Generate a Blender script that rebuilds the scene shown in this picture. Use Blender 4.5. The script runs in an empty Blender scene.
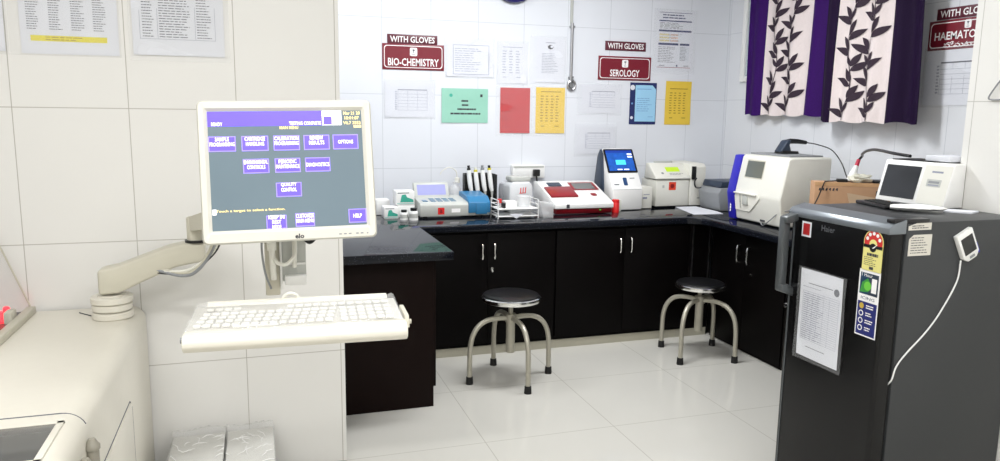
import bpy, bmesh, math, random
from mathutils import Matrix, Vector, Euler
PI = math.pi
random.seed(4)
scn = bpy.context.scene
C = scn.collection

# ------------------------------------------------------------------ camera
cam_d = bpy.data.cameras.new('camera')
cam = bpy.data.objects.new('camera', cam_d); C.objects.link(cam)
cam_d.sensor_width = 36.0; cam_d.lens = 27.0; cam_d.clip_start = 0.02
yaw, pitch, roll = math.radians(18.0393), math.radians(9.04997), math.radians(0.79299)
fwd = Vector((math.sin(yaw)*math.cos(pitch), math.cos(yaw)*math.cos(pitch), -math.sin(pitch)))
rgt = Vector((math.cos(yaw), -math.sin(yaw), 0)); upv = rgt.cross(fwd)
r2 = rgt*math.cos(roll) + upv*math.sin(roll); u2 = upv*math.cos(roll) - rgt*math.sin(roll)
cam.matrix_world = Matrix(((r2.x, u2.x, -fwd.x, 0), (r2.y, u2.y, -fwd.y, 0), (r2.z, u2.z, -fwd.z, 1.55), (0, 0, 0, 1)))
scn.camera = cam

# ------------------------------------------------------------------ light and exposure
w = bpy.data.worlds.new('world'); scn.world = w; w.use_nodes = True
w.node_tree.nodes['Background'].inputs[0].default_value = (0.9, 0.95, 1.0, 1)
w.node_tree.nodes['Background'].inputs[1].default_value = 0.3
scn.view_settings.view_transform = 'Standard'
scn.view_settings.look = 'None'
scn.view_settings.gamma = 1.0
scn.view_settings.use_curve_mapping = False
scn.view_settings.exposure = 0.0
def area(name, loc, sx, sy, power, col=(1, 1, 1), rot=(0, 0, 0)):
    d = bpy.data.lights.new(name, 'AREA'); d.shape = 'RECTANGLE'; d.size = sx; d.size_y = sy
    d.energy = power; d.color = col
    o = bpy.data.objects.new(name, d); C.objects.link(o); o.location = loc; o.rotation_euler = rot
    return o
LAMPS = [((-0.35, 0.75), 31, (1, .992, .978)), ((-1.3, 1.2), 14, (1, .995, .98)), ((1.75, 3.75), 54, (.97, .985, 1)),
         ((1.6, 0.6), 27, (1, .998, .99)), ((0.2, -0.6), 20, (1, .995, .985)), ((0.1, 4.4), 14, (.97, .985, 1))]
for (lx, ly), pw, lc in LAMPS:
    area('ceiling_lamp_light', (lx, ly, 2.90), 1.1, 0.26, pw, lc)

# ------------------------------------------------------------------ materials
def lin(c):
    return tuple((v/12.92 if v <= .04045 else ((v+.055)/1.055)**2.4) for v in c)
def s8(r, g, b): return lin((r/255, g/255, b/255))
MATS = {}
def mat(name, col, rough=.5, metal=0, var=.04, scale=30, bump=0, trans=0, alpha=1, emit=0, spec=.5, coat=0):
    m = bpy.data.materials.new(name); m.use_nodes = True
    nt = m.node_tree; n = nt.nodes; L = nt.links; b = n['Principled BSDF']
    b.inputs['Roughness'].default_value = rough; b.inputs['Metallic'].default_value = metal
    b.inputs['Specular IOR Level'].default_value = spec
    b.inputs['Transmission Weight'].default_value = trans
    b.inputs['Alpha'].default_value = alpha
    b.inputs['Coat Weight'].default_value = coat
    tc = n.new('ShaderNodeTexCoord'); no = n.new('ShaderNodeTexNoise'); no.inputs['Scale'].default_value = scale
    no.inputs['Detail'].default_value = 3
    L.new(tc.outputs['Object'], no.inputs['Vector'])
    mx = n.new('ShaderNodeMix'); mx.data_type = 'RGBA'
    mx.inputs[6].default_value = (*[v*(1-var) for v in col], 1)
    mx.inputs[7].default_value = (*[min(1, v*(1+var)) for v in col], 1)
    L.new(no.outputs['Fac'], mx.inputs[0]); L.new(mx.outputs[2], b.inputs['Base Color'])
    if emit:
        L.new(mx.outputs[2], b.inputs['Emission Color']); b.inputs['Emission Strength'].default_value = emit
    if bump:
        bp = n.new('ShaderNodeBump'); bp.inputs['Strength'].default_value = bump; bp.inputs['Distance'].default_value = .01
        L.new(no.outputs['Fac'], bp.inputs['Height']); L.new(bp.outputs['Normal'], b.inputs['Normal'])
    MATS[name] = m
    return m
def tile_mat(name, col, grout, bw, bh, ox, oz, axes, rough, mort=.0022, bump=.15, var=.02, spec=.5):
    m = mat(name, col, rough, var=var, scale=2.5, spec=spec)
    nt = m.node_tree; n = nt.nodes; L = nt.links; b = n['Principled BSDF']
    geo = n.new('ShaderNodeNewGeometry'); sp = n.new('ShaderNodeSeparateXYZ'); L.new(geo.outputs['Position'], sp.inputs[0])
    def edge(axis, size, off):
        a = n.new('ShaderNodeMath'); a.operation = 'SUBTRACT'; L.new(sp.outputs[axis], a.inputs[0]); a.inputs[1].default_value = off - 100*size
        d = n.new('ShaderNodeMath'); d.operation = 'DIVIDE'; L.new(a.outputs[0], d.inputs[0]); d.inputs[1].default_value = size
        f = n.new('ShaderNodeMath'); f.operation = 'PINGPONG'; L.new(d.outputs[0], f.inputs[0]); f.inputs[1].default_value = .5
        g = n.new('ShaderNodeMath'); g.operation = 'MULTIPLY'; L.new(f.outputs[0], g.inputs[0]); g.inputs[1].default_value = size
        return g
    e1 = edge(axes[0], bw, ox); e2 = edge(axes[1], bh, oz)
    mn = n.new('ShaderNodeMath'); mn.operation = 'MINIMUM'; L.new(e1.outputs[0], mn.inputs[0]); L.new(e2.outputs[0], mn.inputs[1])
    mr = n.new('ShaderNodeMapRange'); L.new(mn.outputs[0], mr.inputs[0]); mr.inputs[1].default_value = mort*.3; mr.inputs[2].default_value = mort
    mx = n.new('ShaderNodeMix'); mx.data_type = 'RGBA'; mx.inputs[6].default_value = (*grout, 1)
    src = b.inputs['Base Color'].links[0].from_socket
    L.new(src, mx.inputs[7]); L.new(mr.outputs[0], mx.inputs[0]); L.new(mx.outputs[2], b.inputs['Base Color'])
    bp = n.new('ShaderNodeBump'); bp.inputs['Strength'].default_value = bump; bp.inputs['Distance'].default_value = .002
    L.new(mr.outputs[0], bp.inputs['Height']); L.new(bp.outputs['Normal'], b.inputs['Normal'])
    return m
def granite_mat():
    m = mat('granite', (.006, .007, .010), .09, spec=.6, scale=60, var=.5)
    nt = m.node_tree; n = nt.nodes; L = nt.links; b = n['Principled BSDF']
    tc = n.new('ShaderNodeTexCoord'); v = n.new('ShaderNodeTexVoronoi'); v.inputs['Scale'].default_value = 90
    L.new(tc.outputs['Object'], v.inputs['Vector'])
    cr = n.new('ShaderNodeValToRGB'); cr.color_ramp.elements[0].position = .08; cr.color_ramp.elements[1].position = .2
    cr.color_ramp.elements[0].color = (.08, .09, .12, 1); cr.color_ramp.elements[1].color = (.006, .007, .011, 1)
    L.new(v.outputs['Distance'], cr.inputs[0]); L.new(cr.outputs[0], b.inputs['Base Color'])
    return m
WARM = tile_mat('cream_wall_tile', s8(231, 230, 227), s8(176, 172, 164), .389, .5133, -.068, 0, (0, 2), .22, bump=.1)
COOL = tile_mat('white_wall_tile', s8(226, 229, 235), s8(196, 200, 206), .346, .518, .850, 1.656, (0, 2), .22, mort=.0026, bump=.1)
COOLR = tile_mat('white_side_tile', s8(224, 226, 230), s8(194, 198, 204), .346, .518, 5.297, 1.662, (1, 2), .22, mort=.0026, bump=.1)
PIER = tile_mat('pier_tile', s8(234, 233, 229), s8(190, 188, 182), .5, .518, .2, 1.61, (1, 2), .25, bump=.1)
FLOORM = tile_mat('floor_tile', s8(203, 201, 194), s8(172, 169, 160), .67, .67, .985, 3.20, (0, 1), .12, mort=.003, bump=.06, var=.03)
GRAN = granite_mat(); GRAN.node_tree.nodes['Principled BSDF'].inputs['Roughness'].default_value = .05; GRAN.node_tree.nodes['Principled BSDF'].inputs['Specular IOR Level'].default_value = .22
CEIL = mat('ceiling_paint', (.85, .85, .85), .8)
DARKW = mat('dark_laminate', s8(7, 5, 5), .5, var=.25, scale=12, spec=.08)
BROWNW = mat('brown_laminate', s8(19, 8, 6), .5, var=.2, scale=12, spec=.1)
PLINTH = mat('plinth_tile', s8(172, 168, 152), .3)
BEIGE = mat('beige_plastic', s8(222, 218, 206), .38, var=.02)
BEIGE2 = mat('beige_grey_plastic', s8(200, 196, 180), .42, var=.03)
CREAM = mat('cream_plastic', s8(230, 229, 220), .35, var=.02)
WHITEP = mat('white_plastic', s8(238, 238, 236), .35, var=.02)
OFFW = mat('offwhite_plastic', s8(226, 225, 216), .4, var=.02)
LGREY = mat('light_grey_plastic', s8(188, 190, 185), .4, var=.03)
MGREY = mat('mid_grey_plastic', s8(140, 143, 146), .45)
SLATE = mat('slate_plastic', s8(44, 56, 74), .4)
BLACKP = mat('black_plastic', s8(16, 16, 18), .35)
BLACKR = mat('black_rubber', s8(14, 14, 14), .7)
CHROME = mat('chrome', (.82, .82, .80), .16, metal=1)
STEEL = mat('painted_steel', s8(176, 172, 158), .35, metal=.35)
STEEL2 = mat('brushed_steel', (.45, .45, .46), .3, metal=1)
PAPER = mat('white_paper', s8(222, 224, 231), .7, var=.02)
INK = mat('grey_ink', s8(100, 102, 110), .8)
INKF = mat('faint_ink', s8(150, 154, 170), .8)
INKP = mat('pale_ink', s8(164, 168, 186), .8)
INKD = mat('dark_ink', s8(60, 60, 66), .8)
NAVY = mat('navy_ink', s8(28, 40, 96), .6)
YELHI = mat('yellow_ink', s8(226, 214, 60), .7)
GREENP = mat('green_paper', s8(150, 204, 184), .6)
REDP = mat('red_paper', s8(192, 40, 44), .45, var=.1, scale=14)
YELP = mat('yellow_paper', s8(232, 198, 70), .55)
LBLUEP = mat('light_blue_paper', s8(158, 208, 238), .6)
MAROON = mat('maroon_board', s8(122, 28, 44), .35)
MAROOND = mat('dark_maroon_board', s8(92, 30, 46), .35)
LETTER = mat('white_lettering', s8(250, 248, 248), .4)
PURPLE = mat('purple_cloth', s8(52, 12, 92), .7, spec=.15, var=.25, scale=120, bump=.1)
PURPLED = mat('dark_purple_cloth', s8(26, 6, 42), .7, spec=.15, var=.3, scale=120, bump=.1)
CREAMC = mat('cream_cloth', s8(226, 214, 212), .75, var=.06, scale=90, bump=.1)
LEAFP = mat('leaf_print', s8(46, 30, 46), .8)
FRDOOR = mat('fridge_door', s8(14, 14, 15), .2, var=.2, scale=6, spec=.3)
FRSIDE = mat('fridge_side', s8(62, 64, 66), .42, metal=.3, var=.12, scale=240, bump=.04)
FRCAP = mat('fridge_cap', s8(128, 134, 140), .3, metal=.5)
FRHAND = mat('fridge_handle', s8(88, 92, 94), .35, metal=.3)
REDX = mat('red_plastic', s8(216, 34, 34), .35)
DRED = mat('dark_red_plastic', s8(140, 22, 32), .3)
ORANGE = mat('orange_label', s8(226, 70, 46), .5)
BLUEX = mat('blue_plastic', s8(46, 118, 164), .35)
BLUED = mat('royal_blue_plastic', s8(40, 34, 176), .35)
TEALX = mat('teal_print', s8(60, 168, 146), .5)
TEALB = mat('teal_label', s8(150, 206, 196), .5)
CARDB = mat('cardboard', s8(186, 146, 112), .8, var=.08)
CLEAR = mat('clear_plastic', (.9, .91, .92), .08, trans=.0, alpha=.05)
FROST = mat('frosted_plastic', (.86, .87, .88), .3, alpha=.4)
WRAP = mat('plastic_wrap', (.95, .95, .94), .04, alpha=.24, bump=1.0, scale=26, spec=1.0)
SLEEVE = mat('plastic_sleeve', (.92, .93, .95), .2, alpha=.06, bump=.15, scale=20)
GLASSD = mat('dark_glass', s8(14, 15, 18), .06, spec=.7)
SMOKE = mat('smoked_glass', s8(84, 84, 82), .1)
WINGL = mat('window_glass', (.8, .9, 1), .05, alpha=.35)
KBW = mat('keyboard_white', s8(228, 227, 221), .4, var=.02)
GOLD = mat('gold_print', s8(200, 170, 70), .4)
GREENX = mat('green_print', s8(60, 150, 60), .5)
LIGHTS = mat('lamp_diffuser', (1, 1, 1), .5, emit=4)
SCRBG = mat('screen_slate', s8(92, 106, 114), .3, emit=.75, var=.1, scale=4, spec=.3)
SCRPU = mat('screen_purple', s8(100, 82, 222), .3, emit=.75)
SCRPL = mat('screen_lilac', s8(150, 134, 240), .3, emit=.75)
SCRWH = mat('screen_white', (.95, .93, .97), .3, emit=.9)
SCRYE = mat('screen_yellow', s8(255, 226, 150), .3, emit=.8)
SCRBL = mat('screen_blue', s8(26, 78, 160), .3, emit=.5, var=.5, scale=30)
SCRDB = mat('screen_deep_blue', s8(20, 52, 140), .3, emit=.6)
SCRCY = mat('screen_cyan', s8(70, 196, 240), .3, emit=.8)
LCDG = mat('lcd_green', s8(170, 200, 40), .4, emit=.5)
LCDGR = mat('lcd_grey', s8(110, 112, 110), .25)
REDLED = mat('red_lamp', (1, .015, .03), .3, emit=2.2)

# ------------------------------------------------------------------ mesh helper
_font_cache = {}
def text_geo(s, bold=0.0):
    k = (s, bold)
    if k not in _font_cache:
        cu = bpy.data.curves.new('t', 'FONT'); cu.body = s; cu.size = 1.0; cu.resolution_u = 2
        cu.align_x = 'CENTER'; cu.align_y = 'CENTER'; cu.offset = bold
        ob = bpy.data.objects.new('t', cu); C.objects.link(ob)
        dg = bpy.context.evaluated_depsgraph_get()
        me = bpy.data.meshes.new_from_object(ob.evaluated_get(dg))
        v = [x.co.copy() for x in me.vertices]; f = [tuple(p.vertices) for p in me.polygons]
        bpy.data.objects.remove(ob); bpy.data.curves.remove(cu); bpy.data.meshes.remove(me)
        if v:
            x0 = min(a.x for a in v); x1 = max(a.x for a in v); y0 = min(a.y for a in v); y1 = max(a.y for a in v)
        else: x0 = x1 = y0 = y1 = 0
        _font_cache[k] = (v, f, (x0, x1, y0, y1))
    return _font_cache[k]
class MB:
    def __init__(s): s.v = []; s.f = []; s.m = []
    def add(s, vs, fs, m=0):
        o = len(s.v); s.v += [Vector(a) for a in vs]
        for f in fs: s.f.append(tuple(i+o for i in f)); s.m.append(m)
        return s
    def box(s, x0, x1, y0, y1, z0, z1, m=0, bev=0.0, seg=2):
        if bev <= 0:
            return s.add([(x0,y0,z0),(x1,y0,z0),(x1,y1,z0),(x0,y1,z0),(x0,y0,z1),(x1,y0,z1),(x1,y1,z1),(x0,y1,z1)],
                         [(0,3,2,1),(4,5,6,7),(0,1,5,4),(1,2,6,5),(2,3,7,6),(3,0,4,7)], m)
        bm = bmesh.new(); bmesh.ops.create_cube(bm, size=1)
        for v in bm.verts:
            v.co = Vector(((x0+x1)/2+v.co.x*(x1-x0), (y0+y1)/2+v.co.y*(y1-y0), (z0+z1)/2+v.co.z*(z1-z0)))
        return s._bevel(bm, bev, seg, m)
    def _bevel(s, bm, bev, seg, m, edges=None):
        bmesh.ops.bevel(bm, geom=list(edges or bm.edges), offset=bev, segments=seg, affect='EDGES', profile=.5, clamp_overlap=True)
        bm.verts.index_update()
        s.add([v.co.copy() for v in bm.verts], [[v.index for v in f.verts] for f in bm.faces], m); bm.free()
        return s
    def prism(s, poly, ax, a, b, m=0, bev=0.0, seg=2):
        """poly of 2-D points; ax 'x': (y,z), 'y': (x,z), 'z': (x,y); extruded from a to b"""
        def P(p, t):
            return (t, p[0], p[1]) if ax == 'x' else ((p[0], t, p[1]) if ax == 'y' else (p[0], p[1], t))
        n = len(poly); vs = [P(p, a) for p in poly]+[P(p, b) for p in poly]
        fs = [tuple(range(n))[::-1], tuple(range(n, 2*n))]+[(i, (i+1) % n, (i+1) % n+n, i+n) for i in range(n)]
        bm = bmesh.new(); bv = [bm.verts.new(v) for v in vs]
        for f in fs: bm.faces.new([bv[i] for i in f])
        bmesh.ops.recalc_face_normals(bm, faces=bm.faces)
        if bev > 0: return s._bevel(bm, bev, seg, m)
        bm.verts.index_update()
        s.add([v.co.copy() for v in bm.verts], [[v.index for v in f.verts] for f in bm.faces], m); bm.free()
        return s
    def tube(s, pts, r, n=10, m=0, caps=True):
        pts = [Vector(p) for p in pts]; k = len(pts); rs = r if isinstance(r, (list, tuple)) else [r]*k
        T = []
        for i in range(k):
            t = (pts[min(i+1, k-1)]-pts[max(i-1, 0)]); T.append(t.normalized())
        a = Vector((0, 0, 1)) if abs(T[0].z) < .9 else Vector((1, 0, 0))
        N = (a-T[0]*a.dot(T[0])).normalized(); vs = []; fs = []
        for i in range(k):
            N = (N-T[i]*N.dot(T[i])).normalized(); B = T[i].cross(N)
            for j in range(n):
                q = 2*PI*j/n; vs.append(pts[i]+(N*math.cos(q)+B*math.sin(q))*rs[i])
        for i in range(k-1):
            for j in range(n):
                fs.append((i*n+j, i*n+(j+1) % n, (i+1)*n+(j+1) % n, (i+1)*n+j))
        if caps: fs.append(tuple(range(n))[::-1]); fs.append(tuple(range((k-1)*n, k*n)))
        return s.add(vs, fs, m)
    def cyl(s, p0, p1, r0, r1=None, n=24, m=0): return s.tube([p0, p1], [r0, r0 if r1 is None else r1], n, m)
    def lathe(s, prof, c=(0, 0, 0), n=32, m=0, sx=1, sy=1):
        vs = []; fs = []; k = len(prof)
        for r, z in prof:
            for j in range(n): vs.append((c[0]+r*math.cos(2*PI*j/n)*sx, c[1]+r*math.sin(2*PI*j/n)*sy, c[2]+z))
        for i in range(k-1):
            for j in range(n): fs.append((i*n+j, i*n+(j+1) % n, (i+1)*n+(j+1) % n, (i+1)*n+j))
        fs.append(tuple(range(n))[::-1]); fs.append(tuple(range((k-1)*n, k*n)))
        return s.add(vs, fs, m)
    def rect(s, u0, u1, v0, v1, n=0, m=0):
        return s.add([(u0, v0, n), (u1, v0, n), (u1, v1, n), (u0, v1, n)], [(0, 1, 2, 3)], m)
    def rrect(s, u0, u1, v0, v1, r, n=0, m=0, seg=5):
        p = []
        for cx, cy, a in ((u1-r, v0+r, -PI/2), (u1-r, v1-r, 0), (u0+r, v1-r, PI/2), (u0+r, v0+r, PI)):
            for i in range(seg+1): p.append((cx+r*math.cos(a+PI/2*i/seg), cy+r*math.sin(a+PI/2*i/seg), n))
        return s.add(p, [tuple(range(len(p)))], m)
    def disc(s, u, v, r, n=0, m=0, k=24, sv=1):
        return s.add([(u+r*math.cos(2*PI*i/k), v+r*sv*math.sin(2*PI*i/k), n) for i in range(k)], [tuple(range(k))], m)
    def text(s, t, u, v, h, n=0, m=0, width=None, bold=.0):
        """lettering in the local u,v plane, centred; h = height of the ink, width = width of the ink"""
        vs, fs, (x0, x1, y0, y1) = text_geo(t, bold)
        if not vs: return s
        ky = h/max(y1-y0, 1e-6); kx = (width/max(x1-x0, 1e-6)) if width else ky
        return s.add([(u+(a.x-(x0+x1)/2)*kx, v+(a.y-(y0+y1)/2)*ky, n) for a in vs], fs, m)
    def lines(s, u0, u1, v0, v1, rows, n=0, m=0, h=.4, fill=.85, gap=.12, seed=1, words=None):
        """rows of small dashes standing for lines of small print"""
        R = random.Random(seed); dv = (v1-v0)/rows; W = u1-u0
        for i in range(rows):
            y = v1-(i+.5)*dv; x = u0; end = u0+W*(fill*(.65+.35*R.random()))
            while x < end:
                ln = W*(.06+.16*R.random()); x2 = min(x+ln, end)
                s.rect(x, x2, y-dv*h/2, y+dv*h/2, n, m); x = x2+W*gap*.25
        return s
    def xf(s, M):
        s.v = [M @ v for v in s.v]; return s
    def build(s, name, mats, parent=None, loc=None, ang=40, world=True):
        me = bpy.data.meshes.new(name)
        off = Vector((0, 0, 0))
        if parent is not None and world: off = Vector(ROOT.get(parent.name, (0, 0, 0)))
        if parent is None and loc is not None and world: off = Vector(loc)
        me.from_pydata([v-off for v in s.v], [], s.f)
        for m in (mats if isinstance(mats, (list, tuple)) else [mats]): me.materials.append(m)
        for p, i in zip(me.polygons, s.m): p.material_index = i; p.use_smooth = True
        me.set_sharp_from_angle(angle=math.radians(ang))
        me.update()
        o = bpy.data.objects.new(name, me); C.objects.link(o)
        if parent is not None:
            o.parent = parent; ROOT[o.name] = ROOT.get(parent.name, (0, 0, 0))
        elif loc is not None: o.location = loc; ROOT[o.name] = tuple(loc)
        return o
ROOT = {}
def thing(name, label, cat, loc=(0, 0, 0), rot=(0, 0, 0), group=None):
    o = bpy.data.objects.new(name, None); C.objects.link(o); o.empty_display_size = .05
    o.location = loc; o.rotation_euler = rot; o['label'] = label; o['category'] = cat
    if group: o['group'] = group
    ROOT[o.name] = tuple(loc) if tuple(rot) == (0, 0, 0) else (0, 0, 0)
    return o
def tag(o, label, cat, group=None):
    o['label'] = label; o['category'] = cat
    if group: o['group'] = group
    return o
def struct(o): o['kind'] = 'structure'; return o
BACK = (PI/2, 0, 0)            # local u,v,n -> X, Z, -Y
SIDE = (PI/2, 0, -PI/2)        # local u,v,n -> -Y, Z, -X
def arc(p0, p1, p2, k=14):
    p0, p1, p2 = map(Vector, (p0, p1, p2))
    return [p0*(1-t)**2+p1*2*t*(1-t)+p2*t*t for t in [i/k for i in range(k+1)]]
def spline(pts, k=8):
    P = [Vector(p) for p in pts]; P = [P[0]*2-P[1]]+P+[P[-1]*2-P[-2]]; out = []
    for i in range(1, len(P)-2):
        for j in range(k):
            t = j/k; a, b, c, d = P[i-1:i+3]
            out.append(.5*((2*b)+(c-a)*t+(2*a-5*b+4*c-d)*t*t+(3*b-a-3*c+d)*t**3))
    out.append(P[-2]); return out

# ------------------------------------------------------------------ room shell
BW, RW, HC = 5.297, 3.637, .85
struct(MB().box(-3.1, 3.8, -1.7, 5.5, -.08, 0).build('floor', FLOORM))
struct(MB().box(-3.1, 3.8, -1.7, 5.5, 3.0, 3.08).build('ceiling', CEIL))
struct(MB().box(-3.1, .338, 3.2, 3.40, 0, 3.0).build('wall_left', WARM))
struct(MB().box(-3.1, -2.95, -1.6, 3.2, 0, 3.0).build('wall_far_left', WARM))
struct(MB().box(-.75, -.65, 3.40, BW, 0, 3.0).build('wall_alcove', COOL))
struct(MB().box(-.75, 3.8, BW, 5.45, 0, 3.0).build('wall_back', COOL))
struct(MB().box(RW, 3.8, 2.228, BW, 0, 3.0).build('wall_right', COOLR))
struct(MB().box(2.605, 3.8, -1.6, 2.228, 0, 3.0).build('wall_pier', PIER))
struct(MB().box(-3.1, 2.65, -1.7, -1.6, 0, 3.0).build('wall_front', WARM))
struct(MB().box(.86, 2.995, 4.452, 4.50, 0, .055).build('trim_1', PLINTH))

# window behind the curtains on the right wall
wf = MB()
y0, y1, z0, z1 = 3.46, 5.11, 1.80, 2.72
for a in ((y0, y0+.05, z0, z1), (y1-.05, y1, z0, z1), (y0+.05, y1-.05, z0, z0+.04), (y0+.05, y1-.05, z1-.04, z1), (4.26, 4.31, z0+.04, z1-.04)):
    wf.box(RW-.025, RW, a[0], a[1], a[2], a[3], bev=.004)
win = struct(wf.build('window_1', WHITEP, loc=(RW, 4.2, z0)))
MB().box(RW-.010, RW-.004, y0+.05, y1-.05, z0+.04, z1-.04).build('window_pane', WINGL, parent=win)

# ceiling lamps
for i, ((lx, ly), pw, lc) in enumerate(LAMPS):
    where = ['over the analyzer keyboard', 'over the left analyzer', 'over the stools', 'in front of the fridge', 'behind the viewer', 'over the peninsula worktop'][i]
    t = thing('ceiling_light', 'long white ceiling light panel '+where, 'light', (lx, ly, 3.0), group='ceiling light panels')
    MB().box(lx-.6, lx+.6, ly-.16, ly+.16, 2.955, 3.0, bev=.006).build('frame', WHITEP, t)
    MB().box(lx-.56, lx+.56, ly-.13, ly+.13, 2.945, 2.957).build('diffuser', LIGHTS, t)

# ------------------------------------------------------------------ worktop and cabinets
wt = MB()
poly = [(-.64, 3.592), (.928, 3.592), (.928, 4.422), (2.78, 4.422), (2.86, 4.37), (2.885, 4.28), (2.885, 2.62), (RW-.004, 2.62), (RW-.004, BW-.004), (-.64, BW-.004)]
wt.prism(poly, 'z', HC-.045, HC, bev=.006)
tag(wt.build('worktop', GRAN, loc=(.5, 4.6, HC-.045)), 'U-shaped polished black granite worktop running round the alcove', 'worktop')

def pull(parent, p, axis, z0, z1, name='handle'):
    x, y = p; d = Vector((0, -1, 0)) if axis == 'y' else Vector((-1, 0, 0))
    b = Vector((x, y, 0)); k = .028
    pts = [b+Vector((0, 0, z1)), b+d*k*.8+Vector((0, 0, z1-.004)), b+d*k+Vector((0, 0, z1-.02)), b+d*k+Vector((0, 0, z0+.02)), b+d*k*.8+Vector((0, 0, z0+.004)), b+Vector((0, 0, z0))]
    MB().tube(pts, .0055, 8).build(name, CHROME, parent)
def cabinet_back(x0, x1, xm, label):
    t = thing('base_cabinet', label, 'cabinet', ((x0+x1)/2, 4.46, .05), group=None)
    MB().box(x0, x1, 4.462, 5.28, .055, HC-.046).build('body', DARKW, t)
    for a, b, hx in ((x0+.004, xm-.0015, xm-.04), (xm+.0015, x1-.004, xm+.04)):
        d = MB().box(a, b, 4.442, 4.461, .075, HC-.06, bev=.0015).build('door', DARKW, t)
        pull(d, (hx, 4.442), 'y', .628, .726)
    return t
ca = cabinet_back(.905, 1.828, 1.368, 'dark double-door base cabinet behind the left stool')
k = MB(); k.cyl((1.395, 4.443, .565), (1.395, 4.434, .565), .009, n=16); k.box(1.389, 1.401, 4.42, 4.436, .545, .558, bev=.003)
k.build('lock', CHROME, ca)
cabinet_back(1.832, 2.815, 2.326, 'dark double-door base cabinet between the two stools')
t = thing('corner_cabinet', 'dark corner filler unit with two upright metal edge strips behind the right stool', 'cabinet', (2.9, 4.5, .05))
MB().box(2.819, 3.0, 4.452, 5.28, .055, HC-.046).build('body', DARKW, t)
for x in (2.853, 2.985): MB().box(x-.003, x+.003, 4.444, 4.453, .36, HC-.06).build('edge_strip', STEEL2, t)
def cabinet_right(ya, yb, ym, label):
    t = thing('base_cabinet', label, 'cabinet', (3.02, (ya+yb)/2, .0))
    MB().box(3.022, 3.62, ya, yb, .0, HC-.046).build('body', DARKW, t)
    for a, b, hy in ((ya+.004, ym-.0015, ym-.05), (ym+.0015, yb-.004, ym+.055)):
        d = MB().box(3.002, 3.021, a, b, .02, HC-.06, bev=.0015).build('door', DARKW, t)
        pull(d, (3.002, hy), 'x', .592, .705)
    return t
cr = cabinet_right(3.66, 4.44, 4.062, 'dark double-door base cabinet under the white and blue analyzer')
k = MB(); k.cyl((3.003, 3.99, .53), (2.994, 3.99, .53), .009, n=16); k.build('lock', CHROME, cr)
cabinet_right(2.66, 3.655, 3.16, 'dark double-door base cabinet hidden behind the fridge under the cardboard box')
t = thing('peninsula_cabinet', 'dark brown base cabinet end panel next to the wall edge, under the nearer worktop arm', 'cabinet', (.2, 4.05, 0))
MB().box(-.62, .848, 3.70, 3.722, 0, HC-.046, bev=.001).build('end_panel', BROWNW, t)
MB().box(-.62, .846, 3.724, 5.28, .06, HC-.046).build('body', DARKW, t)
for a, b in ((3.73, 4.08), (4.084, 4.43)):
    d = MB().box(.848, .868, a, b, .10, HC-.055, bev=.0015).build('door', BROWNW, t)
    if a < 3.8:
        MB().cyl((.868, 3.775, .725), (.876, 3.775, .725), .008, n=14).build('lock', CHROME, d)

# ------------------------------------------------------------------ stools
def stool(loc, rz, label, zs, sr=.172):
    t = thing('lab_stool', label, 'stool', loc, (0, 0, rz), group='round lab stools')
    MB().lathe([(.0, zs+.032), (.10, zs+.031), (sr-.03, zs+.028), (sr-.012, zs+.024), (sr-.006, zs+.014), (sr-.006, zs+.004), (0, zs+.004)][::-1], n=40).build('seat', BLACKP, t, world=False)
    MB().lathe([(sr-.02, zs-.012), (sr, zs-.010), (sr+.004, zs), (sr+.002, zs+.012), (sr-.006, zs+.0165), (sr-.02, zs+.0165)], n=40).build('seat_rim', CHROME, t, world=False)
    MB().lathe([(.0, .163), (.026, .163), (.026, .375), (.014, .376), (.014, zs-.005), (.09, zs-.005), (.09, zs+.001), (0, zs+.001)], n=20).build('column', STEEL, t, world=False)
    hub = MB().lathe([(.0, .345), (.032, .345), (.032, .392), (0, .392)], n=20)
    hub.cyl((.03, -.012, .37), (.052, -.018, .37), .008, n=10)
    hub.build('hub', STEEL, t, world=False)
    R = .252
    for i in range(4):
        a = PI/2*i; c, s = math.cos(a), math.sin(a)
        pr = [(.024, .368), (.06, .372), (.10, .372), (.145, .366), (.185, .348), (.215, .318), (.236, .278), (.247, .23), (.251, .17), (R, .02)]
        pts = spline([(c*r, s*r, z) for r, z in pr], 3)
        lg = MB().tube(pts, .0145, 12).build('leg', STEEL, t, world=False)
        MB().lathe([(.0, 0), (.021, 0), (.021, .004), (.019, .042), (.0145, .044), (0, .044)], (c*R, s*R, 0), 16).build('rubber_foot', BLACKR, lg, world=False)
    return t
stool((1.37, 3.985, 0), math.radians(5), 'round black-topped stool on the left, its seat higher, in front of the left cabinet doors', .485)
stool((2.686, 4.074, 0), math.radians(34), 'round black-topped stool on the right, in front of the cabinet corner', .460, .158)

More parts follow.
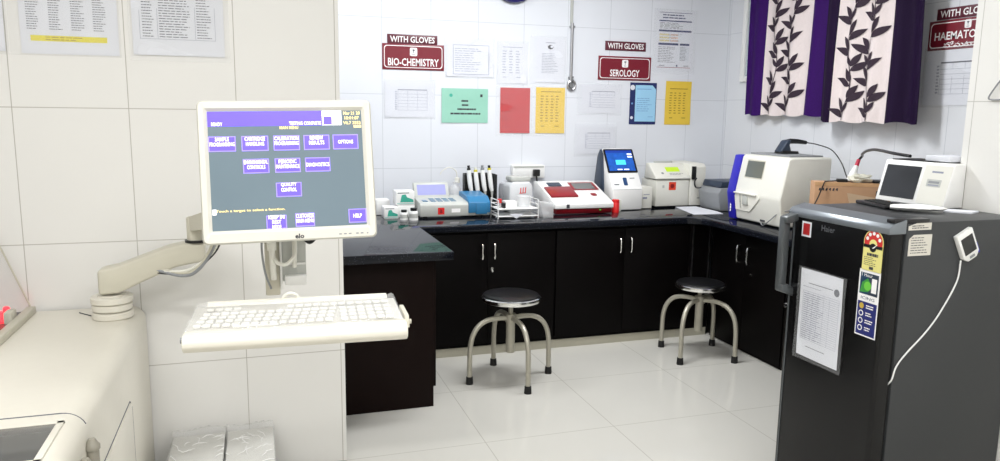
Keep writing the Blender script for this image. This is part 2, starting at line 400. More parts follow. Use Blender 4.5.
# ------------------------------------------------------------------ sheets and signs (local u,v,n frames)
def sheet_mesh(wd, ht, n0=.002, curl=.004, seed=0, k=10, m=0):
    R = random.Random(seed); a, b, c = R.random()*6, R.random()*6, R.random()
    mb = MB(); vs = []; fs = []
    for j in range(k+1):
        for i in range(k+1):
            u, v = i/k-.5, j/k-.5
            n = n0+curl*(.5+.5*math.sin(a+u*5+v*3))*(abs(u)*1.2+abs(v)*.8)+curl*.25*math.sin(b+v*9)
            vs.append((u*wd, v*ht, n))
    for j in range(k):
        for i in range(k): fs.append((j*(k+1)+i, j*(k+1)+i+1, (j+1)*(k+1)+i+1, (j+1)*(k+1)+i))
    mb.add(vs, fs, m)
    # a thin back so the sheet is a solid slip
    q = len(vs); mb.add([v-Vector((0, 0, .0012)) for v in mb.v[:q]], [f[::-1] for f in fs], m)
    return mb
def wall_sheet(name, label, cat, rot, cen, wd, ht, mt, draw=None, inks=(), sleeve=True, tilt=0, seed=1, group='sheets taped to the walls', sl=(.012, .012, .012, .016), curl=.004):
    rr = Euler(rot, 'XYZ').to_matrix() @ Euler((0, 0, tilt), 'XYZ').to_matrix()
    t = thing(name, label, cat, cen, rr.to_euler('XYZ'), group)
    ROOT[t.name] = (0, 0, 0)
    sheet_mesh(wd, ht, .002, curl, seed).build('sheet', mt, t, world=False)
    if draw:
        mb = MB(); draw(mb, -wd/2, wd/2, -ht/2, ht/2)
        # lettering follows the sheet a fraction of a millimetre in front of it
        R = random.Random(seed); a, b, c = R.random()*6, R.random()*6, R.random()
        nv = []
        for v in mb.v:
            u_, v_ = v.x/wd, v.y/ht
            n = .002+curl*(.5+.5*math.sin(a+u_*5+v_*3))*(abs(u_)*1.2+abs(v_)*.8)+curl*.25*math.sin(b+v_*9)
            nv.append(Vector((v.x, v.y, n+.0006+v.z)))
        mb.v = nv
        mb.build('printing', list(inks), t, world=False)
    if sleeve:
        l, r, b_, t_ = sl
        s = sheet_mesh(wd+l+r, ht+b_+t_, .0045, .005, seed+7)
        s.v = [v+Vector(((r-l)/2, (t_-b_)/2, .001)) for v in s.v]
        s.build('plastic_sleeve', SLEEVE, t, world=False)
    return t
def wsheet(label, x0, x1, z0, z1, mt, draw=None, inks=(), **kw):
    return wall_sheet('wall_notice', label, 'notice', BACK, ((x0+x1)/2, BW-.001, (z0+z1)/2), x1-x0, z1-z0, mt, draw, inks, **kw)
def d_box(m, u0, u1, v0, v1):
    W, H = u1-u0, v1-v0
    m.lines(u0+.18*W, u1-.15*W, v0+.12*H, v1-.22*H, 11, 0, 1, .28, seed=5)
    for a in ((u0+.14*W, u1-.1*W, v1-.16*H, v1-.145*H), (u0+.14*W, u1-.1*W, v0+.06*H, v0+.072*H)): m.rect(*a, 0, 0)
    for x in (u0+.14*W, u1-.1*W): m.rect(x, x+.004, v0+.06*H, v1-.145*H, 0, 0)
def d_list(rows, top=.12, cols=3):
    def f(m, u0, u1, v0, v1):
        W, H = u1-u0, v1-v0
        m.rect(u0+.16*W, u1-.14*W, v1-top*H, v1-(top-.014)*H, 0, 0)
        for c in range(cols):
            a = u0+(.16+c*.7/cols)*W
            m.lines(a, a+.7/cols*W*.7, v0+.24*H, v1-(top+.06)*H, rows, 0, 0, .34, seed=c+2)
        m.rect(u0+.18*W, u0+.3*W, v0+.15*H, v0+.165*H, 0, 0); m.rect(u1-.35*W, u1-.2*W, v0+.15*H, v0+.165*H, 0, 0)
    return f
def d_table(m, u0, u1, v0, v1):
    W, H = u1-u0, v1-v0
    m.rect(u0+.26*W, u1-.14*W, v1-.24*H, v1-.215*H, 0, 0)
    m.lines(u0+.2*W, u0+.25*W, v0+.2*H, v1-.26*H, 9, 0, 1, .5, fill=1)
    for i in range(6): m.rect(u0+.26*W, u1-.14*W, v0+(.2+.09*i)*H, v0+(.2+.09*i)*H+.0018, 0, 1)
    for i in range(4): m.rect(u0+(.26+.2*i)*W, u0+(.26+.2*i)*W+.0018, v0+.2*H, v1-.24*H, 0, 1)
def d_letter(m, u0, u1, v0, v1):
    W, H = u1-u0, v1-v0
    m.disc(u0+.5*W, v1-.2*H, .10*W, 0, 1, 20, .7); m.disc(u0+.54*W, v1-.19*H, .05*W, .0004, 2, 16, .8)
    m.rect(u0+.34*W, u0+.66*W, v1-.11*H, v1-.095*H, 0, 0)
    m.lines(u0+.2*W, u1-.1*W, v0+.2*H, v1-.33*H, 13, 0, 0, .3, seed=8)
wsheet('white landscape chart in a clear sleeve right of the biochemistry sign', 1.306, 1.653, 1.79, 2.05, PAPER, d_box, [INKP, INKP], seed=2)
wsheet('white portrait list in a clear sleeve, upper row above the red sheet', 1.69, 1.91, 1.75, 2.035, PAPER, d_list(9, .1), [INKP], seed=3)
pc = wsheet('white letter with a small round black emblem, upper row above the yellow sheet', 1.985, 2.21, 1.765, 2.085, PAPER, d_letter, [INKF, INKD, PAPER], seed=4, sl=(.05, .012, .012, .016))
wsheet('white landscape table in a clear sleeve under the biochemistry sign', .868, 1.215, 1.497, 1.745, PAPER, d_table, [INKF, INKP], seed=5)
def d_green(m, u0, u1, v0, v1):
    W, H = u1-u0, v1-v0; c = (u0+u1)/2
    m.rect(u1-.17*W, u1-.12*W, v1-.24*H, v1-.16*H, 0, 0); m.disc(u0+.2*W, v1-.2*H, .012, 0, 1)
    for q, (wf_, vv) in enumerate(((.15, .64), (.13, .52), (.32, .40), (.62, .27))):
        m.lines(c-wf_*W/2, c+wf_*W/2, v0+vv*H-.008, v0+vv*H+.008, 1, 0, 0, .75, fill=1.3, gap=.06, seed=60+q)
wsheet('mint green landscape sheet with four centred lines of print', 1.272, 1.617, 1.462, 1.706, GREENP, d_green, [INKD, TEALX], seed=6, sleeve=False)
def d_red(m, u0, u1, v0, v1):
    W, H = u1-u0, v1-v0
    for i in range(5): m.rect(u0+.04*W, u0+(.3+.1*(i % 3))*W, v0+(.15+.16*i)*H, v0+(.157+.16*i)*H, 0, 0)
wsheet('plain red portrait sheet in a punched clear sleeve', 1.712, 1.944, 1.39, 1.72, REDP, d_red, [DRED], seed=7, sl=(.035, .012, .02, .01))
wsheet('yellow portrait sheet with four narrow columns of print, beside the red sheet', 1.99, 2.222, 1.39, 1.728, YELP, d_list(10, .1, 4), [mat('brown_ink', s8(150, 118, 36), .7)], seed=8, sl=(.035, .012, .02, .01))
wsheet('white landscape table in a clear sleeve under the serology sign', 2.36, 2.68, 1.545, 1.755, PAPER, d_table, [INKF, INKP], seed=9, sl=(.04, .012, .016, .01))
wsheet('white sheet in a clear sleeve low down behind the tall touch-screen analyzer', 2.335, 2.65, 1.235, 1.44, PAPER, d_table, [INKF, INKP], seed=10, sl=(.03, .012, .02, .03))
def d_blue(m, u0, u1, v0, v1):
    W, H = u1-u0, v1-v0
    m.add([(u0+.2*W, v0+.07*H, 0), (u1-.02*W, v0+.07*H, 0), (u1-.02*W, v1-.16*H, 0), (u1-.16*W, v1-.06*H, 0), (u0+.2*W, v1-.06*H, 0)], [(0, 1, 2, 3, 4)], 0)
    m.disc(u0+.09*W, v1-.12*H, .02, 0, 1); m.disc(u0+.09*W, v0+.16*H, .012, 0, 1); m.disc(u0+.09*W, v0+.5*H, .008, 0, 2)
    m.rect(u0+.26*W, u1-.2*W, v1-.16*H, v1-.145*H, .0003, 2)
    m.lines(u0+.27*W, u1-.06*W, v0+.3*H, v1-.35*H, 7, .0003, 2, .25, seed=11); m.rect(u1-.3*W, u1-.1*W, v0+.18*H, v0+.19*H, .0003, 2)
wsheet('light blue certificate with a navy border beneath the serology sign', 2.765, 2.995, 1.462, 1.782, NAVY, d_blue, [LBLUEP, PAPER, mat('blue_ink', s8(110, 150, 200), .7)], seed=12, sleeve=False, curl=.0003)
wsheet('yellow portrait sheet below the tall blue-banded chart', 3.075, 3.305, 1.462, 1.80, YELP, d_list(9, .18, 4), [MATS['brown_ink']], seed=13, sleeve=False)
def d_notice(m, u0, u1, v0, v1):
    W, H = u1-u0, v1-v0
    m.rect(u0+.06*W, u1-.06*W, v1-.04*H, v1-.032*H, 0, 1)
    m.lines(u0+.15*W, u1-.15*W, v1-.145*H, v1-.055*H, 2, 0, 1, .42, fill=1.1, gap=.08, seed=51)
    m.rect(u0+.06*W, u1-.06*W, v1-.185*H, v1-.165*H, 0, 1)
    m.lines(u0+.08*W, u1-.1*W, v1-.31*H, v1-.2*H, 5, 0, 0, .35, seed=14)
    m.rect(u0+.06*W, u1-.06*W, v1-.355*H, v1-.325*H, 0, 1)
    for i, r in enumerate((.39, .44, .49)):
        m.rect(u0+.08*W, u0+.34*W, v1-(r+.03)*H, v1-r*H, 0, 3); m.rect(u0+.38*W, u0+.58*W, v1-(r+.03)*H, v1-r*H, 0, 2)
        m.lines(u0+.08*W, u1-.2*W, v1-(r+.03)*H, v1-r*H, 2, .0003, 0, .3, seed=15+i)
    m.rect(u0+.06*W, u0+.6*W, v1-.58*H, v1-.545*H, 0, 1); m.rect(u0+.64*W, u1-.1*W, v1-.58*H, v1-.545*H, 0, 1)
    m.lines(u0+.06*W, u0+.6*W, v0+.12*H, v1-.6*H, 10, 0, 0, .3, seed=20); m.rect(u0+.64*W, u1-.1*W, v0+.16*H, v1-.6*H, 0, 4)
    m.lines(u0+.65*W, u1-.11*W, v0+.16*H, v1-.6*H, 10, .0003, 0, .3, seed=21)
    m.rect(u0+.05*W, u1-.05*W, v0+.04*H, v0+.048*H, 0, 5)
    m.rect(u0+.56*W, u0+.6*W, v0+.06*H, v0+.09*H, 0, 1); m.rect(u0+.1*W, u0+.24*W, v0+.07*H, v0+.08*H, 0, 0); m.rect(u1-.24*W, u1-.1*W, v0+.07*H, v0+.08*H, 0, 0)
wsheet('tall white chart with navy bands at top right of the back wall', 2.972, 3.298, 1.885, 2.335, PAPER, d_notice, [INK, NAVY, mat('peach_print', s8(238, 206, 190), .7), mat('cream_print', s8(240, 226, 170), .7), mat('pale_print', s8(214, 218, 226), .7), DRED], seed=14, sl=(.03, .02, .03, .01), curl=.0003)

def sign(name, label, rot, cen, wd, ht, board, lines, border=True, emblem=None, group='laboratory section signs'):
    t = thing(name, label, 'sign', cen, rot, group); ROOT[t.name] = (0, 0, 0)
    MB().box(-wd/2, wd/2, -ht/2, ht/2, 0, .006, bev=.001).build('board', board, t, world=False)
    mb = MB()
    if border:
        g, h, r = .012, .017, .02
        for rr, n, m in ((g, .0066, 0), (h, .0072, 1)):
            mb.rrect(-wd/2+rr, wd/2-rr, -ht/2+rr, ht/2-rr, r, n, m)
    for s, u, v, hh, ww in lines: mb.text(s, u, v, hh, .0082, 0, ww, .018)
    if emblem:
        u, v, k = emblem
        mb.rrect(u-k, u+k, v-k*1.1, v+k*1.1, k*.4, .008, 0)
        mb.text('Y', u, v+.1*k, k*1.0, .0086, 2); mb.disc(u, v+.45*k, k*.22, .0086, 2); mb.rect(u-k*.4, u+k*.4, v-.75*k, v-.62*k, .0086, 2)
    mb.build('lettering', [LETTER, board, INK], t, world=False)
    return t
sign('glove_sign', 'narrow dark sign reading WITH GLOVES above the biochemistry sign', BACK, (1.064, BW, 2.032), .353, .066, MAROOND, [('WITH GLOVES', 0, 0, .042, .315)], border=False)
sign('section_sign', 'maroon sign reading BIO-CHEMISTRY', BACK, (1.0705, BW, 1.914), .437, .176, MAROON, [('BIO-CHEMISTRY', 0, -.036, .052, .36)], emblem=(0, .035, .026))
sign('glove_sign', 'narrow dark sign reading WITH GLOVES above the serology sign', BACK, (2.712, BW, 2.051), .343, .068, MAROOND, [('WITH GLOVES', 0, 0, .042, .305)], border=False)
sign('section_sign', 'maroon sign reading SEROLOGY', BACK, (2.711, BW, 1.885), .446, .178, MAROON, [('SEROLOGY', 0, -.036, .052, .25)], emblem=(0, .036, .026))
sign('glove_sign', 'narrow dark sign reading WITH GLOVES on the right wall, cut off by the white pier', SIDE, (RW, 3.172, 2.110), .36, .060, MAROOND, [('WITH GLOVES', 0, 0, .038, .315)], border=False)
sign('section_sign', 'maroon sign reading HAEMATOLOGY with a second script line on the right wall', SIDE, (RW, 3.150, 1.996), .49, .160, MAROON, [('HAEMATOLOGY', .0, -.005, .044, .405), ('హేమటాలజీ', .0, -.052, .034, .28)], emblem=(.0, .048, .02))
wall_sheet('wall_notice', 'white ruled form in a clear sleeve under the haematology sign', 'notice', SIDE, (RW-.001, 3.405-.2, 1.765), .38, .30, PAPER, d_table, [INK, INKF], seed=31, group='sheets taped to the walls')

# sheets on the near left wall
LW = 3.2
def d_list4(m, u0, u1, v0, v1):
    W, H = u1-u0, v1-v0
    for c in range(4): m.lines(u0+(.07+.225*c)*W, u0+(.07+.225*c+.17)*W, v0+.27*H, v1-.03*H, 26, 0, 0, .3, seed=40+c, fill=.8)
    m.rect(u0+.1*W, u1-.12*W, v0+.145*H, v0+.21*H, 0, 1)
    m.lines(u0+.25*W, u1-.3*W, v0+.15*H, v0+.205*H, 2, .0003, 2, .25, fill=1, seed=50)
wall_sheet('wall_notice', 'white sheet with four columns of print and a yellow line, top left wall', 'notice', BACK, (-.637, LW-.001, 1.892), .322, .315, PAPER, d_list4, [INK, YELHI, MATS['brown_ink']], sleeve=True, seed=41, sl=(.035, .008, .006, .01), curl=.0008)
def d_list3(m, u0, u1, v0, v1):
    W, H = u1-u0, v1-v0
    m.lines(u0+.11*W, u0+.25*W, v0+.2*H, v1-.03*H, 24, 0, 0, .3, seed=44, fill=.9)
    m.lines(u0+.29*W, u0+.66*W, v0+.2*H, v1-.03*H, 26, 0, 0, .3, seed=45, fill=.95)
    m.lines(u0+.7*W, u0+.88*W, v0+.2*H, v1-.03*H, 25, 0, 0, .3, seed=46, fill=.9)
    for x in (.08, .27, .68, .9): m.rect(u0+x*W, u0+x*W+.0012, v0+.185*H, v1, 0, 1)
    m.rect(u0+.08*W, u0+.9*W, v0+.185*H, v0+.189*H, 0, 1)
wall_sheet('wall_notice', 'white sheet with a three-column table, second from the left on the near wall', 'notice', BACK, (-.265, LW-.001, 1.905), .325, .325, PAPER, d_list3, [INK, INKF], seed=42, sl=(.012, .02, .022, .01))
wall_sheet('wall_notice', 'white sheet cut off by the left edge of the picture', 'notice', BACK, (-.965, LW-.001, 1.90), .235, .32, PAPER, None, (), seed=43)

# ------------------------------------------------------------------ clock and conduit
t = thing('wall_clock', 'round wall clock with a navy rim at the top edge of the back wall', 'clock', (1.80, BW, 2.487), BACK); ROOT[t.name] = (0, 0, 0)
MB().lathe([(.13, 0), (.17, 0), (.172, .02), (.165, .042), (.15, .046), (.14, .03), (.13, .03)], n=48).build('rim', mat('navy_plastic', s8(26, 22, 96), .3), t, world=False)
MB().lathe([(0, .004), (.142, .004), (.142, .026), (0, .026)], n=48).build('face', WHITEP, t, world=False)
h = MB()
for a, l in ((.7, .075), (2.6, .11)): h.add([(-.004*math.cos(a), .004*math.sin(a), .029), (.004*math.cos(a), -.004*math.sin(a), .029), (l*math.sin(a), l*math.cos(a), .029)], [(0, 1, 2)])
for i in range(12): h.disc(.12*math.sin(i*PI/6), .12*math.cos(i*PI/6), .005, .028, 0, 10)
h.build('hands', BLACKP, t, world=False)
t = thing('wall_conduit', 'thin vertical pipe with a hook end between the yellow sheet and the serology sign', 'pipe', (2.262, BW, 1.72))
MB().box(2.247, 2.268, BW-.014, BW, 2.175, 2.999, bev=.003).build('casing', LGREY, t)
MB().cyl((2.262, BW-.014, 1.765), (2.262, BW-.014, 2.2), .011, n=14).build('rod', STEEL2, t)
cl = MB()
for z in (1.80, 2.168): cl.box(2.244, 2.284, BW-.02, BW, z, z+.014, bev=.002)
cl.build('clip', MGREY, t)
MB().tube([(2.27+.03*math.cos(a), BW-.012, 1.748+.034*math.sin(a)) for a in [2*PI*i/20 for i in range(21)]], .009, 8).cyl((2.265, BW-.001, 1.748), (2.265, BW-.022, 1.748), .016, n=16).build('hook_ring', STEEL2, t)

# ------------------------------------------------------------------ curtains
def curtain(label, X, bands, zb, zt, seed, dark, edge, phase):
    """bands: y positions from far to near; band 0 and last are purple borders"""
    ya, yb = bands[0], bands[-1]
    t = thing('curtain', label, 'curtain', (X, (ya+yb)/2, zb), group='printed window curtains')
    amp, nf = .017, 4.5
    def wx(y, z):
        u = (ya-y)/(ya-yb); k = .75+.25*(zt-z)/(zt-zb)
        return X+amp*k*math.sin(u*nf*2*PI+phase)+.008*math.sin(u*11+z*2)
    def wy(y, z):
        u = (ya-y)/(ya-yb); return y+.012*math.sin(z*3+u*5+phase)*(.3+.7*u)-(.015*(1-(z-zb)/(zt-zb)))*(u-.5)
    def strip(y0, y1, m=0):
        n = max(4, int(abs(y0-y1)/.01)); k = 30; mb = MB(); vs = []; fs = []
        for j in range(k+1):
            z = zb+(zt-zb)*j/k
            for i in range(n+1):
                y = y0+(y1-y0)*i/n
                zz = z+(.006*math.sin((ya-y)*30+phase) if j == 0 else 0)
                vs.append((wx(y, z), wy(y, z), zz))
        for j in range(k):
            for i in range(n):
                a = j*(n+1)+i; fs.append((a, a+1, a+n+2, a+n+1))
        mb.add(vs, fs, m); q = len(vs)
        mb.add([v+Vector((.002, 0, 0)) for v in mb.v[:q]], [f[::-1] for f in fs], m)
        return mb
    strip(bands[0], bands[1]).build('border', edge, t)
    strip(bands[2], bands[3]).build('border', dark, t)
    p = strip(bands[1], bands[2], 0)
    # printed leaf sprays lying on the cloth
    R = random.Random(seed)
    def pt(y, z): return (wx(y, z)-.004, wy(y, z), z)
    def leaf(y, z, ang, L, wd):
        k = 8; A = []; B = []
        dy, dz = -math.sin(ang), math.cos(ang)     # angle from up, positive leans to the near side
        for i in range(k+1):
            s_ = i/k; ww = wd*math.sin(PI*min(1, s_**.8))*.5
            cy, cz = y+dy*L*s_, z+dz*L*s_-.012*s_*s_
            A.append(pt(cy-dz*ww, cz+dy*ww)); B.append(pt(cy+dz*ww, cz-dy*ww))
        p.add(A+B, [(i, i+1, k+2+i, k+1+i) for i in range(k)], 1)
    def stem(y0, z0, z1, ph):
        k = int((z1-z0)/.015); A = []; B = []
        f = lambda z: y0+.028*math.sin((z-z0)*11+ph)
        for i in range(k+1):
            z = z0+(z1-z0)*i/k; y = f(z); A.append(pt(y+.003, z)); B.append(pt(y-.003, z))
        p.add(A+B, [(i, i+1, k+2+i, k+1+i) for i in range(k)], 1)
        z = z0+.02; i = 0
        while z < z1-.1:
            sd = 1 if i % 2 else -1
            y = f(z)
            leaf(y, z, sd*(.95+.2*R.random()), .12+.03*R.random(), .044)
            leaf(y, z+.025, sd*(.45+.15*R.random()), .105+.02*R.random(), .040)
            if i % 3 == 0: leaf(y, z+.03, -sd*.5, .085, .03)
            z += .094; i += 1
    ymid = (bands[1]+bands[2])/2; W = bands[1]-bands[2]
    stem(ymid+W*.22, zb+.01, zt, .4+phase); stem(ymid-W*.14, zb-.0+.01, zt, 2.2+phase)
    p.build('printed_panel', [CREAMC, LEAFP], t)
    return t
curtain('purple edged curtain with leaf sprays, the farther one on the right wall', 3.565, (4.95, 4.755, 4.285, 4.075), 1.546, 2.78, 3, PURPLE, PURPLE, .4)
curtain('purple edged curtain with leaf sprays, the nearer one beside the haematology sign', 3.505, (4.065, 3.955, 3.53, 3.31), 1.512, 2.78, 9, PURPLED, PURPLED, 1.9)
t = thing('curtain_rod', 'metal curtain rod above the window carrying both curtains', 'curtain rod', (3.53, 4.2, 2.79))
MB().cyl((3.53, 3.2, 2.785), (3.53, 5.1, 2.785), .0125, n=14).build('rod', CHROME, t)
for y in (3.22, 5.08): MB().cyl((3.53, y, 2.785), (RW, y, 2.785), .01, n=10).build('bracket', CHROME, t)

# ------------------------------------------------------------------ fridge
FX0, FX1, FY0, FY1 = 2.06, 2.60, 1.935, 2.445
t = thing('fridge', 'dark grey single-door fridge with a black glossy door at right', 'fridge', (2.33, 2.19, 0))
MB().box(FX0, FX1, FY0, FY1, .05, 1.2, bev=.006).build('body', FRSIDE, t)
fm = MB()
for x in (FX0+.05, FX1-.05):
    for y in (FY0+.05, FY1-.05): fm.cyl((x, y, 0), (x, y, .052), .02, n=14)
fm.build('feet', BLACKR, t)
# door: rounded near and far vertical edges
def door_poly(x0, x1, ya, yb, r, k=8):
    p = []
    for i in range(k+1):
        a = PI/2*i/k; p.append((x0+r-r*math.sin(a)*1.0 if False else x0+r*(1-math.sin(a)), ya+r*(1-math.cos(a))))
    for i in range(k+1):
        a = PI/2*i/k; p.append((x0+r*(1-math.cos(a)), yb-r*(1-math.sin(a))))
    p += [(x1, yb), (x1, ya)]
    return p
dr = MB().prism(door_poly(1.985, 2.044, 1.935, 2.412, .014), 'z', .06, 1.165, bev=0).build('door', FRDOOR, t, ang=30)
MB().prism(door_poly(1.988, 2.05, 1.938, 2.409, .012), 'z', 1.05, 1.06).build('liner', BLACKR, dr)
# moulded grey cap on the door top, sloping to the front
cp = MB()
pr = [(1.980, 1.163), (1.980, 1.183), (1.992, 1.196), (2.046, 1.211), (2.052, 1.211), (2.052, 1.163)]
cp.prism(pr, 'y', 1.928, 2.425, bev=.006)
cp.build('door_cap', FRCAP, dr)
MB().box(2.045, 2.06, 1.945, 2.41, .07, 1.19).build('gasket', BLACKR, t)
MB().box(1.983, 1.9995, 2.388, 2.396, .07, 1.163).build('edge_strip', FRHAND, dr)
hd = MB()
hd.box(1.93, 1.962, 2.385, 2.417, .878, 1.155, bev=.007)
hd.prism([(1.995, 1.180), (1.995, 1.150), (1.957, 1.138), (1.931, 1.138), (1.931, 1.162)], 'y', 2.372, 2.416, bev=.005)
hd.prism([(1.995, .845), (1.995, .876), (1.957, .898), (1.931, .898), (1.931, .868)], 'y', 2.372, 2.416, bev=.005)
hd.build('door_handle', FRHAND, dr)
MB().cyl((2.04, 2.418, .80), (1.985, 2.418, .80), .008, n=14).build('lock', CHROME, dr)
hg = MB(); hg.box(2.00, 2.15, 1.93, 1.965, 1.20, 1.212, bev=.003)
hg.build('hinge_cover', BLACKP, t)
def door_frame(u, v): return (1.984, u, v)
# badge, stickers: flat slips on the door (local u,v,n)
t = thing('door_badge', 'raised silver maker lettering at the top of the fridge door', 'badge', (1.9845, 2.21, 1.139), SIDE); ROOT[t.name] = (0, 0, 0)
MB().text('Haier', 0, 0, .022, .001, 0, .068, .01).build('lettering', mat('dull_silver', s8(120, 122, 126), .3, metal=.6), t, world=False)
def sticker(label, cen, rot, wd, ht, outline, layers, cat='sticker', name='sticker', mats=()):
    t = thing(name, label, cat, cen, rot); ROOT[t.name] = (0, 0, 0)
    outline(MB()).build('backing', mats[0], t, world=False)
    mb = MB(); layers(mb)
    if mb.v: mb.build('printing', list(mats), t, world=False)
    return t
sticker('small red square sticker with a white edge beside the fridge handle', (1.984, 2.322, 1.122), SIDE, .05, .058,
        lambda m: m.box(-.025, .025, -.029, .029, 0, .001), lambda m: m.rect(-.018, .018, -.022, .022, .0014, 1), mats=[PAPER, mat('deep_red', s8(168, 24, 28), .4)])
def energy(m):
    m.disc(0, .033, .0395, .0014, 1, 28)
    m.rect(-.041, .041, -.0665, .014, .0016, 0)
    for i in range(5):
        a = math.radians(18+36*i); m.disc(.028*math.cos(a), .035+.028*math.sin(a), .0065, .0019, 2, 10)
    m.disc(0, .026, .017, .0019, 0, 18); m.rect(-.041, .041, .012, .023, .0021, 4); m.disc(0, .014, .015, .002, 4, 16)
    m.add([(-.004, .012, .0024), (.004, .012, .0024), (.022, .03, .0024)], [(0, 1, 2)], 2)
    m.lines(-.023, .023, -.016, -.005, 1, .002, 3, .9, fill=1.3, gap=.08, seed=9); m.lines(-.034, .03, -.05, -.018, 5, .002, 3, .3, seed=4); m.rect(-.009, .009, -.062, -.052, .002, 3)
sticker('energy rating label with a red star arc over yellow panel on the fridge door', (1.984, 1.9935, 1.094), SIDE, .1, .16,
        lambda m: m.box(-.0425, .0425, -.068, .033, 0, .001).prism([(.0425*math.cos(PI*i/16), .033+.0425*math.sin(PI*i/16)) for i in range(17)], 'z', 0, .001), energy,
        mats=[mat('pale_yellow', s8(232, 224, 140), .5), mat('star_red', s8(206, 44, 40), .5), LETTER, INKD, BLACKP])
def promo(m):
    m.rect(-.04, .04, .03, .105, .0014, 1); m.rect(.0, .04, .03, .105, .0016, 5); m.rect(.012, .034, .04, .09, .0018, 0)
    m.add([(-.038, .035, .002), (.0, .04, .002), (.012, .065, .002), (-.006, .088, .002), (-.03, .07, .002)], [(0, 1, 2, 3, 4)], 2)
    m.disc(-.005, .06, .016, .0022, 3, 14); m.text('1 Hour', -.01, .098, .012, .0022, 0)
    m.rect(-.04, .04, .008, .026, .0014, 0); m.text('ICING', 0, .017, .010, .002, 1, .06)
    m.rect(-.042, .042, -.113, .004, .0014, 4)
    for i in range(4):
        v = -.012-.026*i; m.disc(-.024, v, .0105, .0018, 6 if i == 0 else 0, 16); m.disc(-.024, v, .007, .0021, 6 if i == 0 else 4, 14)
        m.lines(-.004, .036, v-.008, v+.008, 2, .0018, 0, .5, seed=i)
sticker('tall blue feature sticker with a green picture and four round icons, under the energy label', (1.984, 1.996, .913), SIDE, .09, .235,
        lambda m: m.box(-.046, .046, -.118, .116, 0, .001, bev=0), promo,
        mats=[LETTER, mat('teal_dark', s8(24, 60, 90), .4), GREENX, mat('leaf_green', s8(110, 200, 70), .4), mat('navy_sticker', s8(30, 38, 110), .4), SLATE, GOLD])
def d_form(m, u0, u1, v0, v1):
    W, H = u1-u0, v1-v0
    m.rect(u0+.2*W, u1-.22*W, v1-.155*H, v1-.148*H, 0, 0); m.disc(u1-.13*W, v1-.17*H, .014, 0, 0); m.rect(u0+.06*W, u0+.5*W, v1-.2*H, v1-.195*H, 0, 1)
    for i in range(24): m.rect(u0+.08*W, u1-.06*W, v0+(.2+.024*i)*H, v0+(.2+.024*i)*H+.001, 0, 1)
    for x in (.08, .2, .32, .44, .58, .72, .94): m.rect(u0+x*W, u0+x*W+.001, v0+.2*H, v0+.752*H, 0, 1)
    m.lines(u0+.1*W, u1-.08*W, v0+.21*H, v0+.74*H, 22, 0, 2, .35, seed=6, fill=.6)
    m.rect(u0+.22*W, u1-.3*W, v0+.12*H, v0+.127*H, 0, 0)
wall_sheet('record_sheet', 'white temperature record form in a clear sleeve on the fridge door', 'form', SIDE, (1.984, 2.218, .803), .216, .34, PAPER, d_form, [INK, INKF, INKF], seed=61, group=None, sl=(.012, .022, .012, .006), curl=.003)
# stickers on the fridge side (facing the viewer)
def side_lines(m): m.lines(-.04, .04, -.03, .03, 7, .0014, 1, .3, seed=3, fill=.95)
sticker('larger cream instruction sticker with lines of print on the fridge side', (2.122, FY0, 1.122), BACK, .095, .072,
        lambda m: m.prism([(-.049, -.036), (.049, -.036), (.049, .036), (-.03, .036), (-.049, .022)], 'z', 0, .001), side_lines, mats=[mat('cream_label', s8(214, 210, 200), .5), INKD])
sticker('small cream sticker with clipped corner at the top of the fridge side', (2.115, FY0, 1.186), BACK, .1, .026,
        lambda m: m.prism([(-.049, -.012), (.049, -.012), (.049, .012), (-.015, .012), (-.049, .002)], 'z', 0, .001), lambda m: m.lines(-.035, .035, -.008, .006, 2, .0014, 1, .45, seed=8, fill=1), mats=[MATS['cream_label'], INKD])
# thermometer with cable
rr = Euler(BACK, 'XYZ').to_matrix() @ Euler((0, 0, math.radians(28)), 'XYZ').to_matrix()
t = thing('digital_thermometer', 'white digital thermometer stuck aslant on the fridge side', 'thermometer', (2.321, FY0, 1.115), rr.to_euler('XYZ')); ROOT[t.name] = (0, 0, 0)
MB().prism([(-.036, -.036), (-.02, -.054), (.02, -.054), (.036, -.036), (.036, .054), (-.036, .054)], 'z', 0, .018, bev=.003).build('case', WHITEP, t, world=False)
MB().rrect(-.027, .027, -.028, .036, .003, .0187).build('display', GLASSD, t, world=False)
MB().rrect(-.012, .012, -.047, -.037, .003, .0187).build('button', MGREY, t, world=False)
MB().box(.036, .042, -.05, -.01, .002, .012).build('clip', BLUED, t, world=False)
cb = spline([(2.303, FY0-.008, 1.062), (2.299, FY0-.004, .985), (2.24, FY0-.004, .882), (2.182, FY0-.004, .812), (2.104, FY0-.004, .742), (2.066, FY0-.006, .70), (2.054, FY0-.004, .655), (2.050, FY0+.012, .628)])
MB().tube(cb, .0028, 8).build('probe_cable', WHITEP, None)
o = bpy.data.objects['probe_cable']; tag(o, 'thin white probe cable running down the fridge side into the door gap', 'cable')

